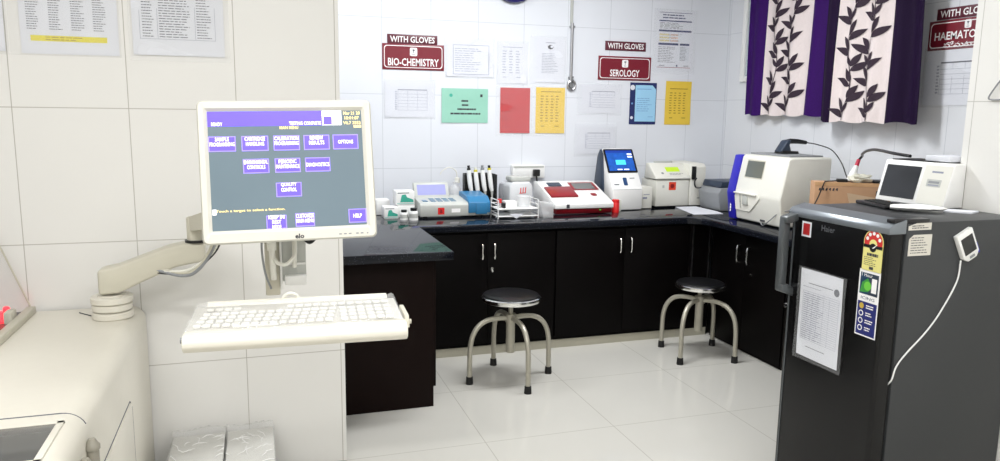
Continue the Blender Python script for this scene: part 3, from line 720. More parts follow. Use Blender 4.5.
# on top of the fridge
t = thing('bench_unit', 'white bench unit with a large black front panel on top of the fridge', 'instrument', (2.57, 2.34, 1.2))
UA, UB = 2.196, 2.535
MB().prism([(2.505, 1.201), (2.548, 1.372), (2.602, 1.372), (2.602, 1.201)], 'y', UA, UB, bev=.006).prism([(2.598, 1.203), (2.598, 1.370), (2.72, 1.370), (2.72, 1.203)], 'y', 2.234, UB, bev=.004).build('housing', WHITEP, t)
def lean(mb):  # local u (to the near side), v up the leaning front, n out of it
    a = math.atan2(.043, .171)
    return mb.xf(Matrix(((0, math.sin(a), -math.cos(a), 2.505), (-1, 0, 0, UB), (0, math.cos(a), math.sin(a), 1.201), (0, 0, 0, 1))))
lean(MB().rrect(.018, .192, .020, .155, .004, .001)).build('front_panel', GLASSD, t)
lean(MB().rect(.244, .295, .136, .143, .0012, 1).rrect(.232, .298, .080, .110, .003, .0012, 0).rect(.24, .29, .094, .103, .0018, 2).rect(.24, .29, .084, .089, .0018, 1)).build('badge', [LGREY, INKF, MGREY], t)
lean(MB().rrect(.206, .332, .01, .165, .004, .0006)).build('side_panel', OFFW, t)
tag(MB().box(2.57, 2.70, 2.245, 2.36, 1.376, 1.398, bev=.003).build('paper_pad', PAPER, loc=(2.6, 2.27, 1.376)), 'white pad of paper lying on the bench unit', 'paper')
tag(MB().prism([(2.552, 2.505), (2.70, 2.505), (2.70, 2.24), (2.556, 2.30)], 'z', 1.3725, 1.376).build('black_folder', BLACKP, loc=(2.6, 2.36, 1.3725)), 'thin black folder lying flat on the bench unit', 'folder')
# keyboard, packet, sheet in front of it
t = thing('keyboard', 'small black keyboard lying on the front corner of the fridge top', 'keyboard', (2.33, 2.34, 1.2))
kb = MB().prism([(2.315, 2.44), (2.42, 2.43), (2.37, 2.225), (2.262, 2.235)], 'z', 1.201, 1.214, bev=.003); kb.build('case', BLACKP, t)
kk = MB()
for i in range(8):
    for j in range(4): kk.box(2.283+j*.019+i*.0065, 2.297+j*.019+i*.0065, 2.245+i*.021, 2.261+i*.021, 1.214, 1.218)
kk.build('keys', BLACKR, t)
pk = MB(); R = random.Random(3)
vs = []; fs = []; n = 16; k = 8
for i in range(n+1):
    for j in range(k):
        s_ = i/n; a = 2*PI*j/k; prof = max(.03, math.sin(PI*min(1, .08+s_*.95))**.4)
        vs.append((2.265+s_*.16+.035*math.cos(a)*prof*.9, 2.215-s_*.11+.03*math.cos(a)*prof, 1.214+.013*math.sin(a)*prof+.002*R.random()))
for i in range(n):
    for j in range(k): fs.append((i*k+j, i*k+(j+1) % k, (i+1)*k+(j+1) % k, (i+1)*k+j))
fs.append(tuple(range(k))[::-1]); fs.append(tuple(range(n*k, n*k+k)))
tag(pk.add(vs, fs).build('wrapped_packet', WHITEP, loc=(2.3, 2.16, 1.2)), 'white plastic wrapped packet lying in front of the bench unit', 'packet')
tag(MB().prism([(2.43, 2.13), (2.50, 2.17), (2.56, 2.09), (2.49, 2.06)], 'z', 1.2003, 1.206).build('folded_paper', PAPER, loc=(2.48, 2.1, 1.2)), 'folded white paper lying near the right rear of the fridge top', 'paper')
# hook on the pier
tag(MB().tube(spline([(2.602, 2.09, 1.697), (2.598, 2.114, 1.66), (2.598, 2.135, 1.624), (2.598, 2.118, 1.616), (2.598, 2.074, 1.617)]), .003, 8).build('wire_hook', MGREY, loc=(2.602, 2.11, 1.65)), 'thin grey wire hook on the white pier at the right edge', 'hook')

# ------------------------------------------------------------------ big analyzer at left
AT = .77; AX = -.44
t = thing('chemistry_analyzer', 'large cream chemistry analyzer filling the lower left corner', 'analyzer', (-1.1, 2.2, 0))
r = .055; pr = [(-1.9, .02), (AX-.012, .02), (AX, .04)]
for i in range(9):
    a = PI/2*i/8; pr.append((AX-r+r*math.cos(a), AT-r+r*math.sin(a)))
pr += [(-1.9, AT)]
MB().prism(pr, 'y', 1.0, 3.185).build('body', BEIGE, t, ang=30)
# seams are thin dark gaps
sm = MB()
pr2 = [(AX+.0008-.06+.06*math.cos(PI/2*i/8)-.0, AT-.055+.0558*math.sin(PI/2*i/8)) for i in range(9)]
pts = [(-1.3, 2.075, AT+.0004)]+[(p[0], 2.075, p[1]) for p in pr2[::-1]][:7]
sm.tube(pts, .0016, 6)
sm.tube([(AX+.0004, 2.075, .555), (AX+.0004, 2.70, .555), (AX+.0004, 2.735, .52), (AX+.0004, 2.735, .06)], .0018, 6)
sm.tube([(AX+.0004, 2.075, .69), (AX+.0004, 2.075, .06)], .0018, 6)
sm.build('seam', INK, t)
MB().box(AX-.002, AX+.004, 2.09, 2.72, .08, .545, bev=.002).build('side_door', BEIGE, t)
MB().box(-1.25, -.492, 1.80, 2.008, AT-.03, AT+.0012, bev=.001).build('window_panel', SMOKE, t)
wp = MB()
for a in ((-1.27, -.478, 2.006, 2.02), (-1.27, -.478, 1.785, 1.80), (-.494, -.478, 1.785, 2.02)): wp.box(a[0], a[1], a[2], a[3], AT-.004, AT+.003, bev=.0012)
wp.build('window_frame', BEIGE, t)
for y, z in ((2.05, .705), (1.965, .69)):
    h = MB().lathe([(.0, .40), (.016, .40), (.016, z-.03), (.019, z-.028), (.019, z-.018), (.014, z-.012), (.008, z), (0, z)], (AX+.012, y, 0), 16)
    h.build('hinge_post', mat('hinge_beige', s8(150, 146, 134), .4) if 'hinge_beige' not in MATS else MATS['hinge_beige'], t)
# clear lid with a sloping side at the far left rear
MB().box(-.845, -.815, 2.45, 3.17, AT, AT+.026, bev=.004).build('lid_frame', BEIGE2, t)
MB().box(-1.6, -.862, 2.45, 3.17, AT+.001, AT+.006).build('lid_well', BLACKP, t)
gl = MB().prism([(-.835, AT+.03), (-.93, 1.06), (-1.5, 1.06), (-1.5, 1.055), (-.934, 1.055), (-.840, AT+.03)], 'y', 2.45, 3.165)
gl.build('clear_lid', CLEAR, t)
for y in (3.163, 2.455): MB().tube([(-.832, y, AT+.028), (-.925, y, 1.062)], .0035, 8).build('lid_edge', BEIGE2, t)
for y in (2.60, 2.80, 2.99): MB().box(-.874, -.847, y, y+.06, AT+.0065, AT+.05, bev=.004).build('reagent_block', BEIGE2, t)
for y in (3.02, 3.09): MB().lathe([(0, 0), (.012, 0), (.012, .036), (.006, .042), (0, .043)], (-.890, y, AT+.0065), 12).build('red_indicator', REDLED, t)
MB().tube([(-.66, 3.12, AT+.001), (-.60, 3.05, AT+.001)], .0025, 6).build('slot', INKD, t)

# ------------------------------------------------------------------ swivel arm
t = thing('monitor_arm', 'cream swivel arm on a ribbed round base, carrying the monitor and keyboard tray', 'arm', (-.53, 3.03, AT))
bs = MB()
for z, rr_ in ((AT, .071), (AT+.03, .069), (AT+.058, .072)):
    bs.lathe([(0, z), (rr_-.004, z), (rr_, z+.004), (rr_, z+.022), (rr_-.006, z+.026), (0, z+.026)], (-.53, 3.03, 0), 36)
bs.lathe([(0, AT), (.05, AT), (.05, AT+.09), (0, AT+.09)], (-.53, 3.03, 0), 24)
bs.build('base', BEIGE, t)
def xzbar(poly, yc, w, bev): return MB().prism(poly, 'y', yc-w/2, yc+w/2, bev=bev, seg=3)
ar = xzbar([(-.565, .866), (-.565, .955), (-.545, .962), (-.50, .97), (-.33, 1.033), (-.26, 1.047), (-.195, 1.047), (-.195, .975), (-.30, .957), (-.42, .905), (-.50, .868)], 3.02, .085, .012)
ar.build('lower_arm', BEIGE2, t)
MB().lathe([(0, 1.047), (.042, 1.047), (.042, 1.056), (0, 1.056)], (-.225, 3.01, 0), 24).build('joint_ring', BLACKP, t)
MB().lathe([(0, 1.056), (.034, 1.056), (.034, 1.136), (.03, 1.142), (0, 1.142)], (-.225, 3.01, 0), 24).build('elbow', BEIGE2, t)
# upper arm: from the elbow forward to the post behind the monitor
a0, a1 = Vector((-.225, 3.01, 1.115)), Vector((.075, 2.09, 1.30))
d = (a1-a0).normalized(); sd = d.cross(Vector((0, 0, 1))).normalized(); up = sd.cross(d)
ua = MB(); vs = []
for p, hh in ((a0, .026), (a1, .045)):
    for x, y in ((-.028, -1), (.028, -1), (.028, 1), (-.028, 1)): vs.append(p+sd*x+up*y*hh)
ua.add(vs, [(0, 1, 2, 3), (7, 6, 5, 4), (0, 4, 5, 1), (1, 5, 6, 2), (2, 6, 7, 3), (3, 7, 4, 0)]); ua.build('upper_arm', BEIGE2, t)
# post and bracket under the monitor
MB().box(.012, .050, 2.06, 2.10, 1.05, 1.36, bev=.004).build('post', BEIGE2, t)
br = MB().box(.056, .118, 2.05, 2.075, 1.09, 1.36, bev=.002); br.build('bracket', LGREY, t)
sc = MB()
for x in (.073, .101): sc.cyl((x, 2.052, 1.205), (x, 2.046, 1.205), .0055, n=14)
sc.build('screw', BLACKP, t)
MB().box(.062, .118, 2.03, 2.072, 1.082, 1.108, bev=.003).box(.062, .116, 2.045, 2.06, 1.135, 1.14).build('bracket_lip', WHITEP, t)
MB().box(.050, .056, 2.045, 2.085, 1.07, 1.36, bev=.001).build('side_plate', WHITEP, t)
# cables
MB().tube(spline([(.088, 2.035, 1.215), (.090, 2.025, 1.19), (.086, 2.015, 1.165), (.066, 2.01, 1.145), (.045, 2.015, 1.147), (.035, 2.03, 1.16)]), .005, 8).build('cable', CREAM, t)
MB().tube(spline([(.088, 2.04, 1.21), (.088, 2.035, 1.17), (.087, 2.04, 1.13)]), .006, 8).build('cable', CREAM, t)
MB().tube(spline([(.030, 2.04, 1.24), (.030, 2.03, 1.19), (.033, 2.035, 1.10)]), .008, 8).lathe([(0, 1.18), (.012, 1.18), (.012, 1.21), (0, 1.21)], (.03, 2.03, 0), 12).build('cable', CREAM, t)
MB().tube(spline([(.012, 2.035, 1.24), (.005, 2.03, 1.19), (.012, 2.03, 1.12), (.026, 2.035, 1.075)]), .0028, 6).build('cable', MGREY, t)
MB().tube(spline([(.150, 2.06, 1.25), (.147, 2.05, 1.215), (.130, 2.045, 1.195), (.115, 2.05, 1.205)]), .0055, 8).build('cable', BLACKP, t)
for i, (zz, rr_, mt) in enumerate(((.955, .006, BEIGE2), (.945, .007, MGREY), (.962, .005, CREAM), (.95, .004, BLACKP))):
    MB().tube(spline([(-.36-.01*i, 2.985, .955-.004*i), (-.28, 2.97, zz-.018), (-.225, 2.95, zz+.002*i), (-.175+.008*i, 2.90, 1.03), (-.135+.008*i, 2.75, 1.145)]), rr_, 8).build('cable', mt, t)
MB().tube([(.072+.021*math.cos(a), 1.975-.006*math.sin(a), 1.052+.024*math.sin(a)) for a in [PI*i/12 for i in range(13)]], .0045, 8).build('cable_loop', CREAM, t)

# ------------------------------------------------------------------ monitor
MW, MH = .422, .355
tl, yw, rl_ = math.radians(-10.97), math.radians(-3.08), math.radians(-1.30)
MR = (Matrix.Rotation(yw, 3, 'Z') @ Matrix.Rotation(tl, 3, 'X') @ Matrix.Rotation(rl_, 3, 'Y') @ Matrix.Rotation(PI/2, 3, 'X'))
t = thing('touch_monitor', 'cream touch-screen monitor showing purple menu buttons', 'monitor', (.077, 1.95, 1.396), MR.to_euler('XYZ')); ROOT[t.name] = (0, 0, 0)
# local u right, v up, n out of the screen towards the viewer
su0, su1, sv0, sv1 = -.180, .190, -.140, .160
bz = MB()
o_ = [(-MW/2, -MH/2), (MW/2, -MH/2), (MW/2, MH/2), (-MW/2, MH/2)]
def rr_poly(u0, u1, v0, v1, r, k=5):
    p = []
    for cx, cy, a in ((u1-r, v0+r, -PI/2), (u1-r, v1-r, 0), (u0+r, v1-r, PI/2), (u0+r, v0+r, PI)):
        for i in range(k+1): p.append((cx+r*math.cos(a+PI/2*i/k), cy+r*math.sin(a+PI/2*i/k)))
    return p
su0, su1, sv0, sv1 = -.187, .186, -.144, .150
loops = [(rr_poly(-MW/2+.02, MW/2-.02, -MH/2+.02, MH/2-.02, .012), -.045), (rr_poly(-MW/2+.003, MW/2-.003, -MH/2+.003, MH/2-.003, .014), -.03),
         (rr_poly(-MW/2, MW/2, -MH/2, MH/2, .014), -.006), (rr_poly(-MW/2+.004, MW/2-.004, -MH/2+.004, MH/2-.004, .012), .002),
         (rr_poly(su0-.008, su1+.008, sv0-.008, sv1+.008, .004), .002), (rr_poly(su0, su1, sv0, sv1, .002), -.006)]
vs = []; fs = []
for lp_, n in loops: vs += [(p[0], p[1], n) for p in lp_]
K = len(loops[0][0])
for i in range(len(loops)-1):
    for j in range(K): fs.append((i*K+j, i*K+(j+1) % K, (i+1)*K+(j+1) % K, (i+1)*K+j))
fs.append(tuple(range(K))[::-1])
bz.add(vs, fs); bz.build('bezel', mat('bezel_cream', s8(214, 212, 202), .38, var=.02), t, world=False)
MB().prism([(-.14, -.12), (.14, -.12), (.14, .12), (-.14, .12)], 'z', -.085, -.04, bev=.015).build('rear_housing', CREAM, t, world=False)
sw, sh = su1-su0, sv1-sv0
S = MB().rect(su0, su1, sv0, sv1, -.0055, 0)
def SU(f): return su0+f*sw
def SV(f): return sv1-f*sh
def srect(x0, y0, x1, y1, m, n): S.rect(SU(x0), SU(x1), SV(y1), SV(y0), n, m)
N1, N2, N3 = -.0050, -.0046, -.0042
srect(0, 0, .735, .125, 1, N1)
S.text('READY', SU(.058), SV(.105), .0088, N2, 3, .026, .02); S.text('TESTING COMPLETE', SU(.622), SV(.105), .0088, N2, 3, .078, .02)
srect(.735, .0, .865, .125, 3, N1); srect(.745, .05, .80, .12, 1, N2); S.text('CONDITION', SU(.80), SV(.022), .006, N2, 1, .042); S.text('ICT', SU(.84), SV(.06), .007, N2, 1)
for i, (tx, ww) in enumerate((('Mar 21 20', .042), ('10:01:07', .036), ('V6.7 3552', .044))): S.text(tx, SU(.935), SV(.022+.042*i), .0084, N2, 4, ww, .02)
srect(.945, .128, .995, .15, 4, N2)
S.text('MAIN MENU', SU(.515), SV(.142), .0076, N2, 4, .045, .02)
def button(cx, cy, wd, ht, rows, off=0):
    srect(cx-wd/2, cy-ht/2, cx+wd/2, cy+ht/2, 2, N1); srect(cx-wd/2+.006, cy-ht/2+.008, cx+wd/2-.006, cy+ht/2-.008, 1, N2)
    for i, s_ in enumerate(rows):
        S.text(s_, SU(cx), SV(cy+(i-(len(rows)-1)/2)*.042+off), .0098, N3, 3, min(wd*.92*sw, len(s_)*.0054), .022)
for cx, rows in ((.085, ('SAMPLE', 'PROGRAMMING')), (.292, ('CARTRIDGE', 'HANDLING')), (.495, ('CALIBRATION', 'PROGRAMMING')), (.692, ('REVIEW', 'RESULTS')), (.885, ('OPTIONS',))):
    button(cx, .272, .17, .128, rows, -.018 if len(rows) > 1 else 0)
for cx, rows in ((.292, ('ENVIRONMENTAL', 'CONTROLS')), (.495, ('PERIODIC', 'MAINTENANCE')), (.692, ('DIAGNOSTICS',))):
    button(cx, .464, .165, .122, rows, -.012 if len(rows) > 1 else 0)
button(.495, .672, .165, .122, ('QUALITY', 'CONTROL'), -.02)
S.rect(SU(.004), SU(.03), SV(.865), SV(.82), N2, 3)
S.text('Touch a target to select a function.', SU(.245), SV(.838), .0078, N2, 4, .44*sw, .014)
button(.405, .945, .13, .115, ('KEEP IN', 'REST', 'MODE')); button(.59, .935, .125, .115, ('CUSTOMIZE', 'MAIN MENU'), -.012); button(.94, .92, .12, .12, ('HELP',))
S.build('screen', [SCRBG, SCRPU, SCRPL, SCRWH, SCRYE], t, world=False, ang=1)
MB().text('elo', .018, -.1655, .012, .0028, 0, .022, .03).build('lettering', INKD, t, world=False)
bt = MB()
for u in (.118, .130, .142, .160, .172): bt.rrect(u-.0035, u+.0035, -.167, -.164, .001, .0028)
bt.disc(.186, -.166, .002, .0028)
bt.build('control_buttons', MGREY, t, world=False)

# ------------------------------------------------------------------ keyboard tray and keyboard
KZ = 1.042
t = thing('keyboard_tray', 'cream keyboard tray with a rounded front rest, fixed below the monitor', 'tray', (.083, 1.80, KZ), (0, 0, math.radians(-3.0))); ROOT[t.name] = (0, 0, 0)
MB().prism([(-.08, -.008), (.165, -.008), (.165, .004), (-.08, .004)], 'x', -.245, .245, bev=.004).build('platform', BEIGE, t, world=False)
pf = [(-.05, .012)]
for i in range(9):
    a = PI/2+PI*i/8; pf.append((-.082+.024*math.cos(a), -.009+.021*math.sin(a)))
pf += [(-.05, -.030)]
MB().prism(pf, 'x', -.248, .248, bev=.005).build('wrist_rest', BEIGE, t, world=False)
MB().prism([(.140, -.004), (.182, -.004), (.180, .018), (.172, .022), (.158, .020)], 'x', -.222, .228, bev=.004).build('rear_rail', BEIGE, t, world=False)
cpn = MB().prism([(-.06, -.01), (.07, -.01), (.055, .018), (-.045, .018)], 'x', .247, .258, bev=.002).cyl((.258, -.04, .0), (.264, -.04, .0), .006, n=12)
cpn.build('end_clip', BEIGE2, t, world=False)
MB().cyl((-.247, -.06, -.008), (-.256, -.06, -.008), .007, n=12).build('pivot_knob', MGREY, t, world=False)
t = thing('keyboard', 'white full-size keyboard under a wrinkled clear cover on the tray', 'keyboard', (.083, 1.80, KZ+.002), (0, 0, math.radians(-3.0))); ROOT[t.name] = (0, 0, 0)
MB().prism([(-.06, .004), (.125, .004), (.125, .018), (.10, .017), (-.06, .012)], 'x', -.243, .243, bev=.004).build('case', mat('keyboard_grey', s8(186, 184, 176), .4), t, world=False)
proto = MB().prism([(-.008, -.007), (.008, -.007), (.008, .007), (-.008, .007)], 'z', 0, .006, bev=.0018).build('key', KBW, t, world=False)
first = True
rows = [[-.222+.0208*i for i in range(15)]+[.105+.0215*i for i in range(6)]]*5
for j in range(5):
    for i, x in enumerate(rows[0]):
        if j == 4 and 3 < i < 9: continue
        y = -.098+.046*j if j < 5 else 0
        if first: k_ = proto; first = False
        else:
            k_ = proto.copy(); C.objects.link(k_); k_.parent = t
        y = -.045+.0295*j+(.008 if j == 4 else 0)
        k_.location = (x+(.004*j if i < 15 else 0), y, .0125+.005*(y+.06)/.17)
        k_.scale = (1.04, 1.25, 1)
        k_.name = 'key'
MB().box(-.145, -.045, -.058, -.054, .012, .0165, bev=.001).build('space_bar', KBW, t, world=False)
cv = MB(); vs = []; fs = []; nx, ny = 90, 34; R = random.Random(8)
bumps = [(R.uniform(-.25, .25), R.uniform(-.07, .16), R.uniform(0, PI), R.uniform(.003, .008), R.uniform(.03, .08)) for _ in range(30)]
for j in range(ny+1):
    for i in range(nx+1):
        x = -.246+.492*i/nx; y = -.064+.192*j/ny; z = .0205+.006*(y+.06)/.17
        for bx_, by_, ba, bh, bl in bumps:
            dx, dy = x-bx_, y-by_; al = dx*math.cos(ba)+dy*math.sin(ba); ac = -dx*math.sin(ba)+dy*math.cos(ba)
            if abs(al) < bl: z += bh*math.exp(-(ac/.006)**2)*(1-(al/bl)**2)
        if i in (0, nx) or j in (0, ny): z -= .012
        vs.append((x, y, z))
for j in range(ny):
    for i in range(nx): a = j*(nx+1)+i; fs.append((a, a+1, a+nx+2, a+nx+1))
cv.add(vs, fs).build('clear_cover', WRAP, t, world=False)

# ------------------------------------------------------------------ wrapped cartons on the floor
def floor_carton(x0, x1, label, seed):
    t = thing('carton', label, 'carton', ((x0+x1)/2, 2.95, 0), group='plastic-wrapped cartons on the floor')
    MB().box(x0+.003, x1-.003, 2.70, 3.165, 0, .212, bev=.004).build('box', mat('cream_carton', s8(206, 205, 199), .6) if 'cream_carton' not in MATS else MATS['cream_carton'], t)
    bm = bmesh.new(); bmesh.ops.create_cube(bm, size=1)
    for v in bm.verts: v.co = Vector(((x0+x1)/2+v.co.x*(x1-x0), 2.935+v.co.y*.485, .1105+v.co.z*.221))
    bmesh.ops.subdivide_edges(bm, edges=bm.edges, cuts=18, use_grid_fill=True)
    R = random.Random(seed)
    for v in bm.verts:
        f = math.sin(v.co.x*47+v.co.y*31+seed)+math.sin(v.co.y*71-v.co.z*53+v.co.x*23)
        v.co.z += .0032*f+R.uniform(-.0025, .0025); v.co.x += .002*math.sin(v.co.y*60+v.co.z*40)
        v.co.z = max(v.co.z, .0005)
        if v.co.z > .2 and v.co.y > 3.15: v.co.z += .014
    bm.verts.index_update()
    MB().add([v.co.copy() for v in bm.verts], [[v.index for v in f.verts] for f in bm.faces]).build('plastic_wrap', WRAP, t, ang=180)
    cr_ = MB(); R = random.Random(seed*7)
    for q in range(16):
        x, y = R.uniform(x0+.02, x1-.02), R.uniform(2.72, 3.12); a = R.uniform(0, PI); L_ = R.uniform(.03, .10); p_ = []
        for e in range(7):
            px_ = min(max(x+math.cos(a)*L_*e/6, x0+.004), x1-.004); py_ = min(max(y+math.sin(a)*L_*e/6, 2.70), 3.165)
            p_.append((px_, py_, .2235+.004*math.sin(PI*e/6))); a += R.uniform(-.25, .25)
        cr_.tube(p_, [.0006, .0012, .0016, .0018, .0016, .0012, .0006], 6)
    cr_.build('film_creases', mat('film_crease', (.93, .93, .92), .06, spec=1.0) if 'film_crease' not in MATS else MATS['film_crease'], t)
floor_carton(-.365, -.160, 'plastic-wrapped cream carton on the floor by the wall, the left one of the pair', 2)
floor_carton(-.156, .030, 'plastic-wrapped cream carton on the floor by the wall, the right one of the pair', 5)

# ------------------------------------------------------------------ things on the worktop, left to right
Z = HC
def kit(label, x0, x1, y0, y1, z0, z1, printed=True, group='small kit cartons on the worktop'):
    t = thing('kit_box', label, 'box', ((x0+x1)/2, (y0+y1)/2, z0), group=group)
    MB().box(x0, x1, y0, y1, z0, z1, bev=.002).build('carton', WHITEP, t)
    if printed:
        W, H = x1-x0, z1-z0
        p = MB(); y = y0-.0006
        p.add([(x0+.22*W, y, z0+.2*H), (x1-.06*W, y, z0+.2*H), (x1-.06*W, y, z0+.38*H), (x0+.6*W, y, z0+.55*H), (x0+.5*W, y, z0+.78*H), (x0+.3*W, y, z0+.72*H)], [(0, 1, 2, 3, 4, 5)], 0)
        p.add([(x0+.05*W, y, z0+.08*H), (x1-.05*W, y, z0+.08*H), (x1-.05*W, y, z0+.13*H), (x0+.05*W, y, z0+.13*H)], [(0, 1, 2, 3)], 1)
        p.add([(x0+.08*W, y, z1-.16*H), (x0+.7*W, y, z1-.16*H), (x0+.7*W, y, z1-.1*H), (x0+.08*W, y, z1-.1*H)], [(0, 1, 2, 3)], 2)
        p.build('printing', [TEALX, TEALB, INK], t)
    return t
kit('small white and green kit box nearest the monitor, standing on the worktop', .775, .868, 4.80, 4.92, Z, Z+.075)
kit('plain white kit carton behind the two small bottles, under another box', .872, .985, 4.85, 4.97, Z, Z+.079, False)
kit('white and green kit box stacked on the plain carton behind the bottles', .862, .984, 4.85, 4.97, Z+.081, Z+.172)
kit('plain white box at the back, behind the kit box nearest the monitor', .755, .845, 5.0, 5.12, Z, Z+.10, False)
def bottle(label, x, y, h, r):
    t = thing('reagent_bottle', label, 'bottle', (x, y, Z), group='small reagent bottles with black caps')
    MB().lathe([(0, 0), (r, 0), (r, h*.68), (r*.9, h*.74), (r*.55, h*.78), (r*.55, h*.82), (0, h*.82)], (x, y, Z), 24).build('bottle', WHITEP, t)
    MB().lathe([(0, h*.76), (r*.72, h*.76), (r*.72, h), (0, h)], (x, y, Z), 20).build('cap', BLACKP, t)
    MB().lathe([(r+.0005, h*.2), (r+.0005, h*.55)], (x, y, Z), 24).build('label_band', LGREY, t)
bottle('smaller white bottle with a black cap, left of the pair by the kit boxes', .892, 4.74, .064, .026)
bottle('taller white bottle with a black cap, right of the pair by the kit boxes', .950, 4.715, .078, .029)
# semi-automatic analyzer with tilted display
t = thing('semi_auto_analyzer', 'low grey benchtop analyzer with a tilted display and a blue module', 'analyzer', (1.24, 4.93, Z))
MB().prism([(4.75, Z+.012), (4.75, Z+.088), (4.772, Z+.102), (5.0, Z+.122), (5.03, Z+.122), (5.03, Z+.012)], 'x', 1.0, 1.475, bev=.006).build('body', LGREY, t)
ft = MB()
for x in (1.04, 1.435):
    for y in (4.78, 5.0): ft.lathe([(0, 0), (.014, 0), (.014, .013), (0, .013)], (x, y, Z), 14)
ft.build('feet', BLACKR, t)
MB().prism([(4.945, Z+.116), (5.0, Z+.212), (5.024, Z+.212), (5.028, Z+.12)], 'x', 1.005, 1.245, bev=.005).build('display_housing', LGREY, t)
def onslope(mb, x0, ya, za, yb, zb, out=.0016):
    d = Vector((0, yb-ya, zb-za)); L_ = d.length; d.normalize(); nn = Vector((1, 0, 0)).cross(d)
    return mb.xf(Matrix(((1, d.x, nn.x, x0+nn.x*out), (0, d.y, nn.y, ya+nn.y*out), (0, d.z, nn.z, za+nn.z*out), (0, 0, 0, 1)))), L_
onslope(MB().rrect(.022, .218, .018, .094, .004, 0), 1.005, 4.945, Z+.116, 5.0, Z+.212)[0].build('display', mat('pale_lilac_lcd', s8(158, 160, 208), .55, spec=.12), t)
kp = MB()
for i in range(4):
    for j in range(3): kp.box(1.085+.045*i, 1.12+.045*i, 4.80+.04*j, 4.83+.04*j, Z+.1035+.0035*j, Z+.108+.0035*j, bev=.001)
kp.box(1.03, 1.062, 4.80, 4.91, Z+.104, Z+.110, bev=.001)
kp.build('keypad', mat('slate_blue_keys', s8(96, 128, 150), .4), t)
MB().prism([(4.742, Z+.03), (4.742, Z+.10), (4.80, Z+.135), (5.0, Z+.15), (5.0, Z+.10), (4.78, Z+.03)], 'x', 1.325, 1.475, bev=.004).prism([(4.736, Z+.022), (4.736, Z+.098), (4.76, Z+.10), (4.76, Z+.022)], 'x', 1.375, 1.452, bev=.003).build('blue_module', BLUEX, t)
rd = MB().add([(1.118, 4.7495, Z+.025), (1.162, 4.7495, Z+.025), (1.162, 4.7495, Z+.07), (1.118, 4.7495, Z+.07)], [(0, 1, 2, 3)])
rd.add([(1.13, 4.7492, Z+.035), (1.15, 4.7492, Z+.035), (1.146, 4.7492, Z+.055), (1.134, 4.7492, Z+.06)], [(0, 1, 2, 3)], 1)
rd.build('hazard_label', [REDX, mat('label_dark_red', s8(140, 20, 24), .5)], t)
MB().add([(1.21, 4.7495, Z+.036), (1.27, 4.7495, Z+.036), (1.27, 4.7495, Z+.062), (1.21, 4.7495, Z+.062)], [(0, 1, 2, 3)]).build('name_label', LETTER, t)
# wash bottle behind it
t = thing('wash_bottle', 'pale squeeze bottle with a bent spout behind the low grey analyzer', 'bottle', (1.36, 5.18, Z))
MB().lathe([(0, 0), (.04, 0), (.042, .14), (.036, .165), (.016, .18), (.016, .2), (0, .2)], (1.34, 5.16, Z), 24).build('bottle', FROST, t)
MB().lathe([(0, .19), (.02, .19), (.018, .225), (0, .23)], (1.36, 5.18, Z), 18).build('cap', OFFW, t)
MB().tube(spline([(1.36, 5.18, Z+.225), (1.35, 5.18, Z+.275), (1.30, 5.18, Z+.30), (1.25, 5.18, Z+.275), (1.235, 5.18, Z+.25)]), .0035, 8).build('spout', OFFW, t)
# pipette stand
t = thing('pipette_stand', 'black upright pipette stand behind the blue module', 'stand', (1.51, 5.14, Z))
MB().box(1.385, 1.635, 5.08, 5.22, Z, Z+.02, bev=.004).build('base', BLACKP, t)
st = MB().box(1.395, 1.605, 5.13, 5.16, Z+.02, Z+.262, bev=.003)
for i in range(5): st.box(1.388+.054*i, 1.402+.054*i, 5.085, 5.14, Z+.05, Z+.258, bev=.003)
st.box(1.61, 1.635, 5.10, 5.15, Z+.02, Z+.252, bev=.003)
st.build('rack', BLACKP, t)
cols = [('black plunger top', BLACKP), ('yellow collar', mat('yellow_collar', s8(206, 196, 40), .4)), ('grey plunger top', MGREY), ('yellow collar and black top', MATS['yellow_collar'])]
lab = ['white pipette with a dark plunger, leftmost in the black stand', 'white pipette with a yellow collar, second from left in the black stand', 'white pipette with a grey plunger, third from left in the black stand', 'white pipette with a yellow collar, rightmost in the black stand']
for i in range(4):
    x = 1.418+.050*i; y = 5.068; dz = (0, -.012, .0, .0)[i]
    t = thing('pipette', lab[i], 'pipette', (x, y, Z+.08), group='pipettes hanging in the stand')
    sl_ = .028
    a = lambda q, z: (x+q*sl_*1.0-.012, y-.02, Z+z+dz)
    MB().tube([a(1, .075), a(.9, .10), a(.82, .145)], [.004, .006, .011], 12).build('tip_cone', LGREY, t)
    MB().tube([a(.85, .14), a(.6, .17), a(.35, .22), a(.15, .27), a(.1, .29)], [.012, .016, .017, .0155, .014], 14).build('handle', WHITEP, t)
    MB().tube([a(.1, .288), a(.06, .304)], [.014, .013], 14).build('collar', cols[i][1], t)
    MB().tube([a(.06, .303), a(.0, .322)], [.009, .010], 12).build('plunger', [BLACKP, OFFW, MGREY, BLACKP][i], t)
